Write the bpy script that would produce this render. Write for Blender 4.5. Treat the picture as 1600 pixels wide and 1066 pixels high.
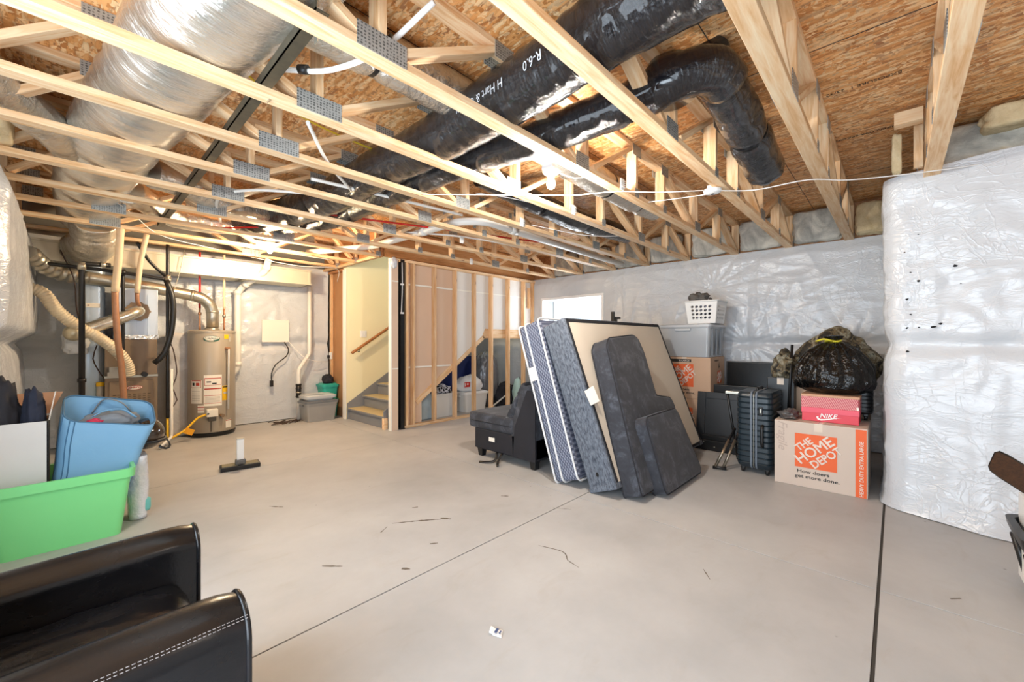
import bpy, bmesh, math, random
from mathutils import Vector as V, Matrix as MX, Euler, noise
for o in list(bpy.data.objects): bpy.data.objects.remove(o)
S = bpy.context.scene
C = S.collection
PI = math.pi
R = math.radians
rnd = random.Random(7)

# ---------------------------------------------------------------- camera
cam = bpy.data.objects.new('camera', bpy.data.cameras.new('camera'))
C.objects.link(cam)
cam.location = (0, 0, 1.3)
cam.rotation_euler = (R(90), 0, R(43.1 - 90))
cam.data.sensor_width = 36
cam.data.lens = 641 / 1600 * 36
cam.data.clip_start = 0.05
S.camera = cam
# ---------------------------------------------------------------- sky, daylight, exposure
S.view_settings.view_transform = 'Standard'
S.view_settings.look = 'None'
S.view_settings.gamma = 1
S.view_settings.exposure = 0.1
try: S.view_settings.use_curve_mapping = False
except Exception: pass
W = bpy.data.worlds.new('sky'); S.world = W; W.use_nodes = True
bg = W.node_tree.nodes['Background']
bg.inputs[0].default_value = (0.80, 0.90, 1.0, 1); bg.inputs[1].default_value = 1.5
def area(name, loc, rot, sx, sy, power, col):
    l = bpy.data.lights.new(name, 'AREA'); l.shape = 'RECTANGLE'; l.size = sx; l.size_y = sy
    l.energy = power; l.color = col
    o = bpy.data.objects.new(name, l); C.objects.link(o); o.location = loc; o.rotation_euler = rot
    return o
# daylight through the open patio side of the basement, behind the photographer
area('daylight_patio_door', (-.84, 1.0, 1.15), (R(90 + 22), 0, R(-90)), 3.2, 2.1, 185, (0.76, 0.88, 1.0))
area('daylight_high_window', (6.56, 4.46, 1.86), (R(90), 0, R(90)), 1.25, .44, 26, (0.88, 0.94, 1.0))
def bulb_light(name, loc, power, col):
    l = bpy.data.lights.new(name, 'POINT'); l.energy = power; l.color = col; l.shadow_soft_size = 0.05
    o = bpy.data.objects.new(name, l); C.objects.link(o); o.location = loc
bulb_light('bulb_light_middle', (2.41, 1.86, 2.395), 112, (1.0, 0.92, 0.82))
bulb_light('added_fill_light_rear', (.8, -1.3, 2.395), 13, (1.0, 0.95, 0.88))  # added lamp, unseen behind the camera, to even out the light
bulb_light('bulb_light_utility', (1.70, 5.80, 2.385), 125, (1.0, 0.77, 0.49))

# ---------------------------------------------------------------- materials
def hexc(h):
    h = h.lstrip('#'); c = [int(h[i:i+2], 16) / 255 for i in (0, 2, 4)]
    return tuple([(x / 12.92 if x <= .04045 else ((x + .055) / 1.055) ** 2.4) for x in c] + [1])
class NT:
    def __init__(s, name):
        s.m = bpy.data.materials.new(name); s.m.use_nodes = True
        s.t = s.m.node_tree; s.n = s.t.nodes; s.b = s.n['Principled BSDF']
    def add(s, typ, **kw):
        n = s.n.new(typ)
        for k, v in kw.items(): setattr(n, k, v)
        return n
    def link(s, a, b): s.t.links.new(a, b)
    def coord(s, scale=(1, 1, 1), rot=(0, 0, 0), out='Object', loc=(0, 0, 0)):
        tc = s.add('ShaderNodeTexCoord'); mp = s.add('ShaderNodeMapping')
        mp.inputs['Scale'].default_value = scale; mp.inputs['Rotation'].default_value = rot; mp.inputs['Location'].default_value = loc
        s.link(tc.outputs[out], mp.inputs[0]); return mp.outputs[0]
    def noise(s, co, scale, detail=4, rough=.55, dist=0):
        n = s.add('ShaderNodeTexNoise'); n.inputs['Scale'].default_value = scale; n.inputs['Detail'].default_value = detail
        n.inputs['Roughness'].default_value = rough; n.inputs['Distortion'].default_value = dist
        s.link(co, n.inputs['Vector']); return n
    def ramp(s, fac, stops, interp='LINEAR'):
        r = s.add('ShaderNodeValToRGB'); r.color_ramp.interpolation = interp
        e = r.color_ramp.elements
        while len(e) < len(stops): e.new(.5)
        for el, (p, c) in zip(e, stops): el.position = p; el.color = c if len(c) == 4 else tuple(c) + (1,)
        s.link(fac, r.inputs[0]); return r.outputs[0]
    def mix(s, fac, a, b, mode='MIX'):
        m = s.add('ShaderNodeMix', data_type='RGBA', blend_type=mode)
        for sock, v in ((0, fac), (6, a), (7, b)):
            if isinstance(v, (int, float)): m.inputs[sock].default_value = v
            elif isinstance(v, tuple): m.inputs[sock].default_value = v
            else: s.link(v, m.inputs[sock])
        return m.outputs[2]
    def math(s, op, a, b=None):
        m = s.add('ShaderNodeMath', operation=op)
        for i, v in enumerate((a, b)):
            if v is None: continue
            if isinstance(v, (int, float)): m.inputs[i].default_value = v
            else: s.link(v, m.inputs[i])
        return m.outputs[0]
    def bump(s, h, strength=.3, dist=.01):
        b = s.add('ShaderNodeBump'); b.inputs['Strength'].default_value = strength; b.inputs['Distance'].default_value = dist
        s.link(h, b.inputs['Height']); s.link(b.outputs[0], s.b.inputs['Normal'])
    def set(s, col=None, rough=None, metal=None, coat=None, spec=None, alpha=None, trans=None):
        for k, v in (('Base Color', col), ('Roughness', rough), ('Metallic', metal), ('Coat Weight', coat), ('Specular IOR Level', spec), ('Alpha', alpha), ('Transmission Weight', trans)):
            if v is None: continue
            if isinstance(v, (int, float, tuple)): s.b.inputs[k].default_value = v
            else: s.link(v, s.b.inputs[k])
        return s.m
def plain(name, h, rough=.5, metal=0, h2=None, scale=6, bscale=0, bstr=.2, bdist=.005, **kw):
    t = NT(name); c = hexc(h)
    if h2:
        n = t.noise(t.coord(), scale, 5); c = t.mix(n.outputs[0], hexc(h), hexc(h2))
    if bscale:
        n2 = t.noise(t.coord(), bscale, 4); t.bump(n2.outputs[0], bstr, bdist)
    return t.set(c, rough, metal, **kw)
def emis(name, h, strength):
    t = NT(name); t.b.inputs['Emission Color'].default_value = hexc(h); t.b.inputs['Emission Strength'].default_value = strength
    return t.set(hexc(h), .5)
def wood(name, lo, mid, hi, g=1.0):
    t = NT(name); co = t.coord((1.3 * g, 16 * g, 16 * g))
    oi = t.add('ShaderNodeObjectInfo')
    off = t.add('ShaderNodeVectorMath', operation='ADD'); sc = t.add('ShaderNodeVectorMath', operation='SCALE')
    cmb = t.add('ShaderNodeCombineXYZ')
    for i in range(3): t.link(oi.outputs['Random'], cmb.inputs[i])
    sc.inputs['Scale'].default_value = 37; t.link(cmb.outputs[0], sc.inputs[0])
    t.link(co, off.inputs[0]); t.link(sc.outputs[0], off.inputs[1])
    n = t.noise(off.outputs[0], 2.2, 5, .6, .6)
    c = t.ramp(n.outputs[0], [(.30, hexc(lo)), (.48, hexc(mid)), (.68, hexc(hi))])
    n2 = t.noise(off.outputs[0], 9, 2)
    c = t.mix(t.math('MULTIPLY', n2.outputs[0], .16), c, hexc('#a8693a'))
    vo = t.add('ShaderNodeTexVoronoi'); vo.inputs['Scale'].default_value = 1
    co2 = t.coord((2.2, 9, 9)); t.link(co2, vo.inputs['Vector'])
    kn = t.ramp(vo.outputs['Distance'], [(.045, (1, 1, 1)), (.09, (0, 0, 0))])
    c = t.mix(t.math('MULTIPLY', kn, .75), c, hexc('#6e3f1e'))
    v = t.add('ShaderNodeHueSaturation'); t.link(c, v.inputs['Color'])
    t.link(t.math('ADD', t.math('MULTIPLY', oi.outputs['Random'], .30), .84), v.inputs['Value'])
    t.bump(n2.outputs[0], .15, .002)
    return t.set(v.outputs[0], .62)
M = {}
M['pine'] = wood('pine_lumber', '#d6a56f', '#e8c397', '#f2dbb6')
M['stud'] = wood('stud_lumber', '#d6a06a', '#e6b988', '#f0cfa6')
M['beam'] = wood('laminated_beam', '#a8703c', '#c08850', '#d09c66')
def osb():
    t = NT('osb_sheathing')
    base = t.coord((1, 1, 1)); dn = t.noise(base, 3.5, 3)
    def layer(rot, sc):
        co = t.coord(sc, (0, 0, rot))
        a = t.add('ShaderNodeVectorMath', operation='ADD'); m = t.add('ShaderNodeVectorMath', operation='SCALE')
        m.inputs['Scale'].default_value = 1.6; t.link(dn.outputs['Color'], m.inputs[0]); t.link(co, a.inputs[0]); t.link(m.outputs[0], a.inputs[1])
        v = t.add('ShaderNodeTexVoronoi'); v.inputs['Scale'].default_value = 1; t.link(a.outputs[0], v.inputs['Vector'])
        return v
    A = layer(.12, (50, 8, 1)); B = layer(-.5, (42, 8, 1)); D = layer(1.0, (42, 9, 1))
    sel = t.noise(base, 26, 2)
    f1 = t.ramp(sel.outputs[0], [(.47, (0, 0, 0)), (.5, (1, 1, 1))]); f2 = t.ramp(t.noise(base, 17, 2).outputs[0], [(.56, (0, 0, 0)), (.58, (1, 1, 1))])
    col = t.mix(f2, t.mix(f1, A.outputs['Color'], B.outputs['Color']), D.outputs['Color'])
    dist = t.mix(f2, t.mix(f1, A.outputs['Distance'], B.outputs['Distance']), D.outputs['Distance'])
    sep = t.add('ShaderNodeSeparateColor'); t.link(col, sep.inputs[0])
    c = t.ramp(sep.outputs[0], [(0, hexc('#b26c30')), (.22, hexc('#da9450')), (.5, hexc('#eeb170')), (.8, hexc('#fad7a4')), (1, hexc('#9a5826'))])
    c = t.mix(t.ramp(dist, [(.5, (0, 0, 0)), (.95, (.55, .55, .55))]), c, hexc('#7d4c24'))
    fl = t.ramp(t.noise(t.coord((95, 11, 1), (0, 0, .2)), 1, 3, .6, 1.2).outputs[0], [(.60, (0, 0, 0)), (.70, (.6, .6, .6))]); c = t.mix(fl, c, hexc('#6a3c1a'))
    big = t.noise(base, .9, 3); c = t.mix(t.math('MULTIPLY', big.outputs[0], .3), c, hexc('#d9a06a'))
    t.bump(t.math('SUBTRACT', sep.outputs[1], dist), .35, .004)
    return t.set(c, .6)
M['osb'] = osb()
def concrete():
    t = NT('concrete_slab'); co = t.coord()
    n = t.noise(co, 1.1, 6, .6); c = t.ramp(n.outputs[0], [(.3, hexc('#a6a7a8')), (.52, hexc('#b5b5b5')), (.72, hexc('#c0c0bf'))])
    n2 = t.noise(co, 16, 6, .7); c = t.mix(t.math('MULTIPLY', n2.outputs[0], .22), c, hexc('#a79c8e'))
    st = t.noise(t.coord((1, 2.2, 1), (0, 0, .5)), 2.4, 5, .65, .8)
    c = t.mix(t.math('MULTIPLY', t.ramp(st.outputs[0], [(.56, (0, 0, 0)), (.75, (1, 1, 1))]), .16), c, hexc('#8d7b62'))
    v = t.add('ShaderNodeTexVoronoi'); v.inputs['Scale'].default_value = 5; t.link(co, v.inputs['Vector'])
    gate = t.ramp(t.noise(co, .8, 2).outputs[0], [(.5, (0, 0, 0)), (.56, (1, 1, 1))])
    sp = t.math('MULTIPLY', t.ramp(v.outputs['Distance'], [(.02, (1, 1, 1)), (.045, (0, 0, 0))]), gate)
    c = t.mix(t.math('MULTIPLY', sp, .6), c, hexc('#4a443c'))
    t.bump(n2.outputs[0], .08, .003)
    return t.set(c, .48, spec=.4)
M['concrete'] = concrete()
M['joint'] = plain('joint_filler', '#3c3833', .9)
def poly():
    t = NT('white_vapour_sheeting'); co = t.coord()
    def crease(sc, rot, f, dist, w):
        n = t.noise(t.coord(sc, rot), f, 3, .5, dist)
        return t.ramp(t.math('ABSOLUTE', t.math('SUBTRACT', n.outputs[0], .5)), [(0, (1, 1, 1)), (w, (0, 0, 0))])
    a = t.noise(t.coord((1.6, 1.6, 3.2)), 2.6, 6, .6, 1.5)
    c1 = crease((1.1, 1.1, 3.4), (.25, .1, 0), 1.5, 1.6, .035); c2 = crease((1.0, 1.0, 2.6), (-.5, .4, 0), 2.2, 2.2, .028); c3 = crease((2.2, 2.2, 1.2), (.2, -.4, .3), 1.9, 1.5, .022)
    m = t.ramp(t.noise(co, .9, 2).outputs[0], [(.42, (.15,) * 3), (.62, (1, 1, 1))])
    h = t.math('ADD', t.math('MULTIPLY', t.math('ADD', t.math('ADD', c1, c2), c3), m), t.math('MULTIPLY', a.outputs[0], 1.5))
    h = t.math('ADD', h, t.math('MULTIPLY', t.noise(co, 60, 2).outputs[0], .05))
    t.bump(h, .30, .012)
    return t.set(hexc('#cccfd3'), .24, spec=.55)
M['poly'] = poly()
def fibre(name, h1, h2):
    t = NT(name); co = t.coord()
    n = t.noise(co, 3.2, 6, .65, .7); c = t.ramp(n.outputs[0], [(.35, hexc(h1)), (.56, hexc(h2)), (.72, hexc('#d2bd97'))])
    t.bump(t.noise(co, 26, 5).outputs[0], .5, .02)
    return t.set(c, .9)
M['batt'] = fibre('fibreglass_batt', '#9a9890', '#cfcbbf')
M['batt_y'] = fibre('fibreglass_edge', '#c9b083', '#e2cfa8')
def flex(name, h, h2, rough, metal, bs, sc=(34, 5, 1), coat=0):
    t = NT(name); co = t.coord(sc, (0, 0, .12), 'UV'); co2 = t.coord((7, 9, 1), (0, 0, 0), 'UV')
    a = t.noise(co, 1, 5, .6, .9); b = t.noise(co2, 1, 3, .5, .4)
    t.bump(t.math('ADD', a.outputs[0], t.math('MULTIPLY', b.outputs[0], 1.2)), bs, .022)
    c = t.mix(b.outputs[0], hexc(h), hexc(h2))
    return t.set(c, rough, metal, coat=coat)
M['blackduct'] = flex('black_duct_jacket', '#0b0b0e', '#1c1c22', .20, 0, 1.0, (70, 9, 1), coat=.5)
M['foil'] = flex('foil_duct_jacket', '#f0eee9', '#e6e2d9', .27, .9, .42, (60, 12, 1))
M['foil2'] = flex('crumpled_foil', '#e6e2da', '#d0c9bc', .26, .88, .6, (26, 22, 1))
M['galv'] = plain('galvanised_sheet', '#c9c5ba', .34, .85, '#a8a495', 9)
M['duct_tan'] = plain('galvanised_trunk', '#ddd6c2', .42, .45, '#cfc6ae', 5)
def plate():
    t = NT('truss_plate'); co = t.coord((1, 1, 1), (0, 0, 0))
    w = t.add('ShaderNodeTexVoronoi'); w.inputs['Scale'].default_value = 1; w.inputs['Randomness'].default_value = .25
    t.link(t.coord((60, 30, 70)), w.inputs['Vector'])
    f = t.ramp(w.outputs['Distance'], [(.26, (1, 1, 1)), (.40, (0, 0, 0))])
    n = t.noise(co, 14, 4)
    c = t.mix(n.outputs[0], hexc('#93999c'), hexc('#c9cecd'))
    c = t.mix(t.math('MULTIPLY', f, .85), c, hexc('#4d5253'))
    t.bump(f, -.5, .003)
    return t.set(c, .42, .55)
M['plate'] = plate()
M['steel_black'] = plain('black_steel', '#17171a', .35, .3, '#2c2b2b', 12)
M['angle'] = plain('dark_steel_angle', '#26282c', .4, .5, '#6f6650', 14)
M['black'] = plain('black_plastic', '#131314', .4)
M['black_gloss'] = plain('black_gloss', '#070708', .12)
M['white'] = plain('white_plastic', '#ecebe8', .35)
M['pvc'] = plain('white_pvc', '#e9e6df', .35)
M['cream_foam'] = plain('cream_pipe_insulation', '#efd9b8', .7, 0, '#e3c39b', 20)
M['copper'] = plain('copper', '#b98a6c', .45, .35, '#a2714f', 20)
M['red'] = plain('red_tube', '#c3231d', .35)
M['yellow_cable'] = plain('yellow_cable', '#e0c23a', .5)
M['yellow'] = plain('yellow_coating', '#f0bd1c', .4)
M['kraft'] = plain('brown_gypsum_paper', '#e0c4ac', .8, 0, '#d8b99f', 2)
M['gyp'] = plain('grey_gypsum_paper', '#e8e5e0', .8, 0, '#e2ddd6', 2)
M['mud'] = plain('joint_compound', '#f2efe6', .8)
M['cream'] = plain('cream_wall_paint', '#f3e9c4', .6, 0, '#f0e5bc', 2)
M['stair_grey'] = plain('grey_stair_paint', '#8b8c8e', .5, 0, '#7c7d80', 6)
M['tread'] = plain('tan_plywood_tread', '#c3b084', .6, 0, '#b6a274', 6)
M['oak'] = wood('stained_rail', '#8a5226', '#9f6433', '#b27642')
M['brownwood'] = wood('rough_brown_framing', '#8f5f36', '#a8754a', '#bb8a5f')
M['bulb'] = emis('lit_bulb', '#fff0d6', 22)
M['void'] = plain('dark_recess', '#0b0b0c', .9)
# ---------------------------------------------------------------- mesh helpers
def link_mesh(name, me, mat=None, parent=None, world=False, smooth=False):
    o = bpy.data.objects.new(name, me); C.objects.link(o)
    if mat is not None:
        for m in (mat if isinstance(mat, (list, tuple)) else [mat]): me.materials.append(m)
    if smooth:
        for p in me.polygons: p.use_smooth = True
    if parent is not None:
        if world: me.transform(pm(parent).inverted())
        o.parent = parent
    return o
def pm(o):
    m = MX.LocRotScale(o.location, o.rotation_euler, o.scale)
    return pm(o.parent) @ m if o.parent else m
def mk(name, bm, mat=None, parent=None, world=False, smooth=False, angle=None):
    bmesh.ops.recalc_face_normals(bm, faces=bm.faces)
    me = bpy.data.meshes.new(name); bm.to_mesh(me); bm.free()
    o = link_mesh(name, me, mat, parent, world, smooth or angle is not None)
    if angle is not None:
        try: me.set_sharp_from_angle(angle=R(angle))
        except Exception: pass
    return o
def T(name, label, cat, loc=(0, 0, 0), rz=0, group=None, rot=None):
    o = bpy.data.objects.new(name, None); C.objects.link(o); o.empty_display_size = .05
    o.location = loc; o.rotation_euler = rot if rot else (0, 0, rz)
    return tag(o, label, cat, group)
def tag(o, label, cat, group=None, kind=None):
    o['label'] = label; o['category'] = cat
    if group: o['group'] = group
    if kind: o['kind'] = kind
    return o
def struct(o): o['kind'] = 'structure'; return o
def base(o):
    """move a one-mesh thing's origin to the middle of its foot"""
    me = o.data; xs = [v.co for v in me.vertices]
    mn = V([min(c[i] for c in xs) for i in range(3)]); mxx = V([max(c[i] for c in xs) for i in range(3)])
    c = V(((mn.x + mxx.x) / 2, (mn.y + mxx.y) / 2, mn.z)); me.transform(MX.Translation(-c)); o.location = c
    return o
def BM(): return bmesh.new()
def box(bm, c, s, rot=None, bev=0, seg=2):
    r = bmesh.ops.create_cube(bm, size=1.0); vs = r['verts']
    m = MX.Translation(c) @ (rot.to_4x4() if rot else MX()) @ MX.Diagonal((s[0], s[1], s[2], 1))
    bmesh.ops.transform(bm, matrix=m, verts=vs)
    if bev:
        es = list({e for v in vs for e in v.link_edges})
        bmesh.ops.bevel(bm, geom=es, offset=bev, segments=seg, profile=.6, affect='EDGES')
    return bm
def box2(bm, a, b, bev=0, seg=2):
    return box(bm, [(a[i] + b[i]) / 2 for i in range(3)], [abs(b[i] - a[i]) for i in range(3)], None, bev, seg)
def catmull(pts, step=.04):
    pts = [V(p) for p in pts]
    if len(pts) == 2:
        n = max(1, int((pts[1] - pts[0]).length / step)); return [pts[0].lerp(pts[1], i / n) for i in range(n + 1)]
    P = [pts[0] * 2 - pts[1]] + pts + [pts[-1] * 2 - pts[-2]]; out = []
    for i in range(1, len(P) - 2):
        a, b, c, d = P[i-1:i+3]; n = max(2, int((c - b).length / step))
        for k in range(n):
            t = k / n
            out.append(.5 * ((2 * b) + (c - a) * t + (2 * a - 5 * b + 4 * c - d) * t * t + (3 * b - a - 3 * c + d) * t ** 3))
    out.append(pts[-1]); return out
def fillet(pts, r=.06, n=5):
    pts = [V(p) for p in pts]; out = [pts[0]]
    for a, b, c in zip(pts, pts[1:], pts[2:]):
        u, w = (a - b), (c - b); k = min(r, u.length * .45, w.length * .45)
        p, q = b + u.normalized() * k, b + w.normalized() * k
        for i in range(n + 1):
            t = i / n; out.append(p * (1 - t) ** 2 + b * 2 * t * (1 - t) + q * t * t)
    out.append(pts[-1]); return out
def frames(path):
    fr = []; up = None
    for i, p in enumerate(path):
        t = (path[min(i + 1, len(path) - 1)] - path[max(i - 1, 0)]).normalized()
        if up is None:
            up = V((0, 0, 1)) if abs(t.z) < .9 else V((0, 1, 0))
        n = (up - t * up.dot(t))
        if n.length < 1e-6: n = t.orthogonal()
        n.normalize(); up = n; fr.append((p, t, n, t.cross(n)))
    return fr
def tube(bm, pts, r, seg=12, rf=None, caps=True, smooth=None, flat=1.0):
    """swept tube along a path with UV (length, girth); rf(s, a) multiplies the radius"""
    path = smooth if smooth else [V(p) for p in pts]
    fr = frames(path); uv = bm.loops.layers.uv.verify(); rings = []; L = 0; ls = []
    for i, (p, t, n, b) in enumerate(fr):
        if i: L += (p - fr[i-1][0]).length
        ls.append(L); ring = []
        for k in range(seg):
            a = 2 * PI * k / seg; q = r * (rf(L, a) if rf else 1)
            ring.append(bm.verts.new(p + n * (math.cos(a) * q * flat) + b * (math.sin(a) * q)))
        rings.append(ring)
    for i in range(len(rings) - 1):
        for k in range(seg):
            k2 = (k + 1) % seg
            f = bm.faces.new((rings[i][k], rings[i][k2], rings[i+1][k2], rings[i+1][k])); f.smooth = True
            g = 2 * PI * r / seg
            for lp, (u, w) in zip(f.loops, ((ls[i], k * g), (ls[i], (k + 1) * g), (ls[i+1], (k + 1) * g), (ls[i+1], k * g))): lp[uv].uv = (u, w)
    if caps:
        bm.faces.new(rings[0][::-1]); bm.faces.new(rings[-1])
    return bm
def loft(bm, loops, cap0=True, cap1=True, smooth=False, closed=True):
    L = [[bm.verts.new(p) for p in l] for l in loops]; n = len(L[0])
    for i in range(len(L) - 1):
        for k in range(n if closed else n - 1):
            f = bm.faces.new((L[i][k], L[i][(k+1) % n], L[i+1][(k+1) % n], L[i+1][k])); f.smooth = smooth
    if cap0: bm.faces.new(L[0][::-1])
    if cap1: bm.faces.new(L[-1])
    return L
def rrect(w, d, r, z, n=4, cx=0, cy=0):
    r = min(r, w / 2 - 1e-4, d / 2 - 1e-4); out = []
    for sx, sy, a0 in ((1, 1, 0), (-1, 1, 90), (-1, -1, 180), (1, -1, 270)):
        for i in range(n + 1):
            a = R(a0 + 90 * i / n); out.append(V((cx + sx * (w / 2 - r) + r * math.cos(a), cy + sy * (d / 2 - r) + r * math.sin(a), z)))
    return out
def lathe(bm, prof, n=24, c=(0, 0, 0), f=None):
    loops = []
    for (r, z) in prof:
        loops.append([V((c[0] + r * (f(2*PI*k/n, z) if f else 1) * math.cos(2*PI*k/n), c[1] + r * (f(2*PI*k/n, z) if f else 1) * math.sin(2*PI*k/n), c[2] + z)) for k in range(n)])
    return loft(bm, loops, True, True, True)
def prism(bm, poly, o, u, v, depth, bev=0, seg=2):
    """polygon in the plane (o; u, v) pushed along u x v by depth"""
    o, u, v = V(o), V(u), V(v); n = u.cross(v).normalized() * depth
    a = [bm.verts.new(o + u * p[0] + v * p[1]) for p in poly]; b = [bm.verts.new(x.co + n) for x in a]
    k = len(a); bm.faces.new(a[::-1]); bm.faces.new(b)
    for i in range(k): bm.faces.new((a[i], a[(i+1) % k], b[(i+1) % k], b[i]))
    if bev:
        bmesh.ops.recalc_face_normals(bm, faces=bm.faces)
        bmesh.ops.bevel(bm, geom=list(bm.edges), offset=bev, segments=seg, profile=.6, affect='EDGES')
    return bm
def grid(bm, nu, nv, f, hole=None, smooth=True):
    vs = [[bm.verts.new(f(i / nu, j / nv)) for j in range(nv + 1)] for i in range(nu + 1)]
    for i in range(nu):
        for j in range(nv):
            if hole and hole((i + .5) / nu, (j + .5) / nv): continue
            fc = bm.faces.new((vs[i][j], vs[i+1][j], vs[i+1][j+1], vs[i][j+1])); fc.smooth = smooth
    return vs
def ico(bm, c, r, fn=None, sub=4, smooth=True):
    q = bmesh.ops.create_icosphere(bm, subdivisions=sub, radius=1)
    for v in q['verts']:
        d = v.co.copy(); k = fn(d) if fn else 1
        v.co = V((c[0] + d.x * r[0] * k, c[1] + d.y * r[1] * k, c[2] + d.z * r[2] * k))
    for f in bm.faces: f.smooth = smooth
    return bm
def nz(x, y=0, z=0, s=1.0): return noise.noise(V((x * s, y * s, z * s)))
def mod_bevel(o, w, seg=2):
    m = o.modifiers.new('soft_edges', 'BEVEL'); m.width = w; m.segments = seg; m.limit_method = 'ANGLE'; return o
def solid(o, t, off=0):
    m = o.modifiers.new('thickness', 'SOLIDIFY'); m.thickness = t; m.offset = off; return o
def text(name, s, size, o, u, v, mat, parent=None, bold=0, align='CENTER', sx=1.0, shear=0, world=False, lift=.0012):
    u, v = V(u).normalized(), V(v).normalized(); n = u.cross(v)
    cu = bpy.data.curves.new(name, 'FONT'); cu.body = s; cu.size = size; cu.bevel_depth = bold; cu.bevel_resolution = 0; cu.extrude = .0006
    cu.align_x = align; cu.align_y = 'CENTER'; cu.shear = shear; cu.resolution_u = 3; cu.materials.append(mat)
    ob = bpy.data.objects.new(name, cu); C.objects.link(ob)
    m = MX((( u.x * sx, v.x, n.x, 0), (u.y * sx, v.y, n.y, 0), (u.z * sx, v.z, n.z, 0), (0, 0, 0, 1)))
    m.translation = V(o) + n * lift
    bpy.context.view_layer.update()
    me = bpy.data.meshes.new_from_object(ob.evaluated_get(bpy.context.evaluated_depsgraph_get())); bpy.data.objects.remove(ob); bpy.data.curves.remove(cu)
    me.materials.clear(); me.materials.append(mat); me.name = name
    ob = bpy.data.objects.new(name, me); C.objects.link(ob)
    if parent is not None:
        ob.parent = parent; m = (pm(parent).inverted() @ m) if world else m
    ob.matrix_local = m
    return ob
_barcache = {}
def bar(name, p, q, w, t, mat, parent, side=(0, 1, 0), bev=.002):
    """straight piece of lumber from p to q: w wide along side, t thick; local X runs along it"""
    p, q = V(p), V(q); L = (q - p).length; key = (round(L, 4), w, t, mat.name, name)
    me = _barcache.get(key)
    if me is None:
        bm = BM(); box(bm, (0, 0, 0), (L, w, t), None, bev, 1); me = bpy.data.meshes.new(name); bm.to_mesh(me); bm.free(); me.materials.append(mat); _barcache[key] = me
    o = bpy.data.objects.new(name, me); C.objects.link(o)
    x = (q - p).normalized(); y = V(side); y = (y - x * y.dot(x)).normalized(); z = x.cross(y)
    m = MX(((x.x, y.x, z.x, 0), (x.y, y.y, z.y, 0), (x.z, y.z, z.z, 0), (0, 0, 0, 1))); m.translation = (p + q) / 2
    o.parent = parent; o.matrix_local = m
    return o
def copy_tree(o, parent=None):
    c = o.copy(); C.objects.link(c)
    if parent is not None: c.parent = parent
    for ch in list(o.children): copy_tree(ch, c)
    return c
ORD = ['first', 'second', 'third', 'fourth', 'fifth', 'sixth', 'seventh', 'eighth', 'ninth', 'tenth', 'eleventh', 'twelfth', 'thirteenth']

# ---------------------------------------------------------------- floor
XL, XR, YB = -.36, 6.4, 7.42
def build_floor():
    bm = BM(); xs = [(-1.2, 2.8665), (2.8735, 5.8), (5.806, 7.0)]; ys = [(-3.2, .060), (.074, 1.926), (1.934, 4.797), (4.803, 7.8)]
    for a, b in xs:
        for c, d in ys: box2(bm, (a, c, -.06), (b, d, 0), .0012, 1)
    f = struct(mk('floor', bm, M['concrete']))
    j = BM(); box2(j, (-1.2, -3.2, -.12), (7, 7.8, -.006)); mk('joint_filler', j, M['joint'], f)
    scm = plain('floor_scuff', '#6b6257', .9); rr = random.Random(3)
    def scuff(pts, w):
        b = BM(); up, dn = [], []
        w *= .7; pts = catmull([(x, y, 0) for x, y in pts], .02); n = len(pts)
        for i, p in enumerate(pts):
            t = (pts[min(i+1, n-1)] - pts[max(i-1, 0)]).normalized(); s = V((-t.y, t.x, 0)); k = w * (.35 + .65 * math.sin(PI * (i + .5) / n)) * (.5 + rr.random())
            up.append(b.verts.new(p + s * k + V((0, 0, .0006)))); dn.append(b.verts.new(p - s * k + V((0, 0, .0006))))
        for i in range(n - 1): b.faces.new((up[i], up[i+1], dn[i+1], dn[i]))
        mk('scuff_mark', b, scm, f)
    scuff([(1.55, 2.62), (1.70, 2.52), (1.83, 2.42)], .012); scuff([(1.84, 2.44), (1.88, 2.37)], .018)
    scuff([(1.50, 2.60), (1.42, 2.55)], .006); scuff([(.98, 2.42), (1.06, 2.33)], .010)
    scuff([(1.28, 2.06), (1.31, 2.02)], .012); scuff([(2.02, 1.66), (2.06, 1.5), (2.0, 1.42)], .006); scuff([(2.0, 1.42), (1.98, 1.33)], .004)
    scuff([(1.56, 2.18), (1.60, 2.15)], .008); scuff([(2.45, 2.42), (2.49, 2.37)], .012); scuff([(1.05, 3.6), (1.12, 3.5)], .009)
    scuff([(1.80, 2.75), (1.84, 2.73)], .012); scuff([(2.55, 1.95), (2.62, 1.83)], .004); scuff([(3.02, -.20), (3.06, -.24)], .006); scuff([(2.45, .80), (2.37, .74)], .006)
build_floor()
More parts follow.
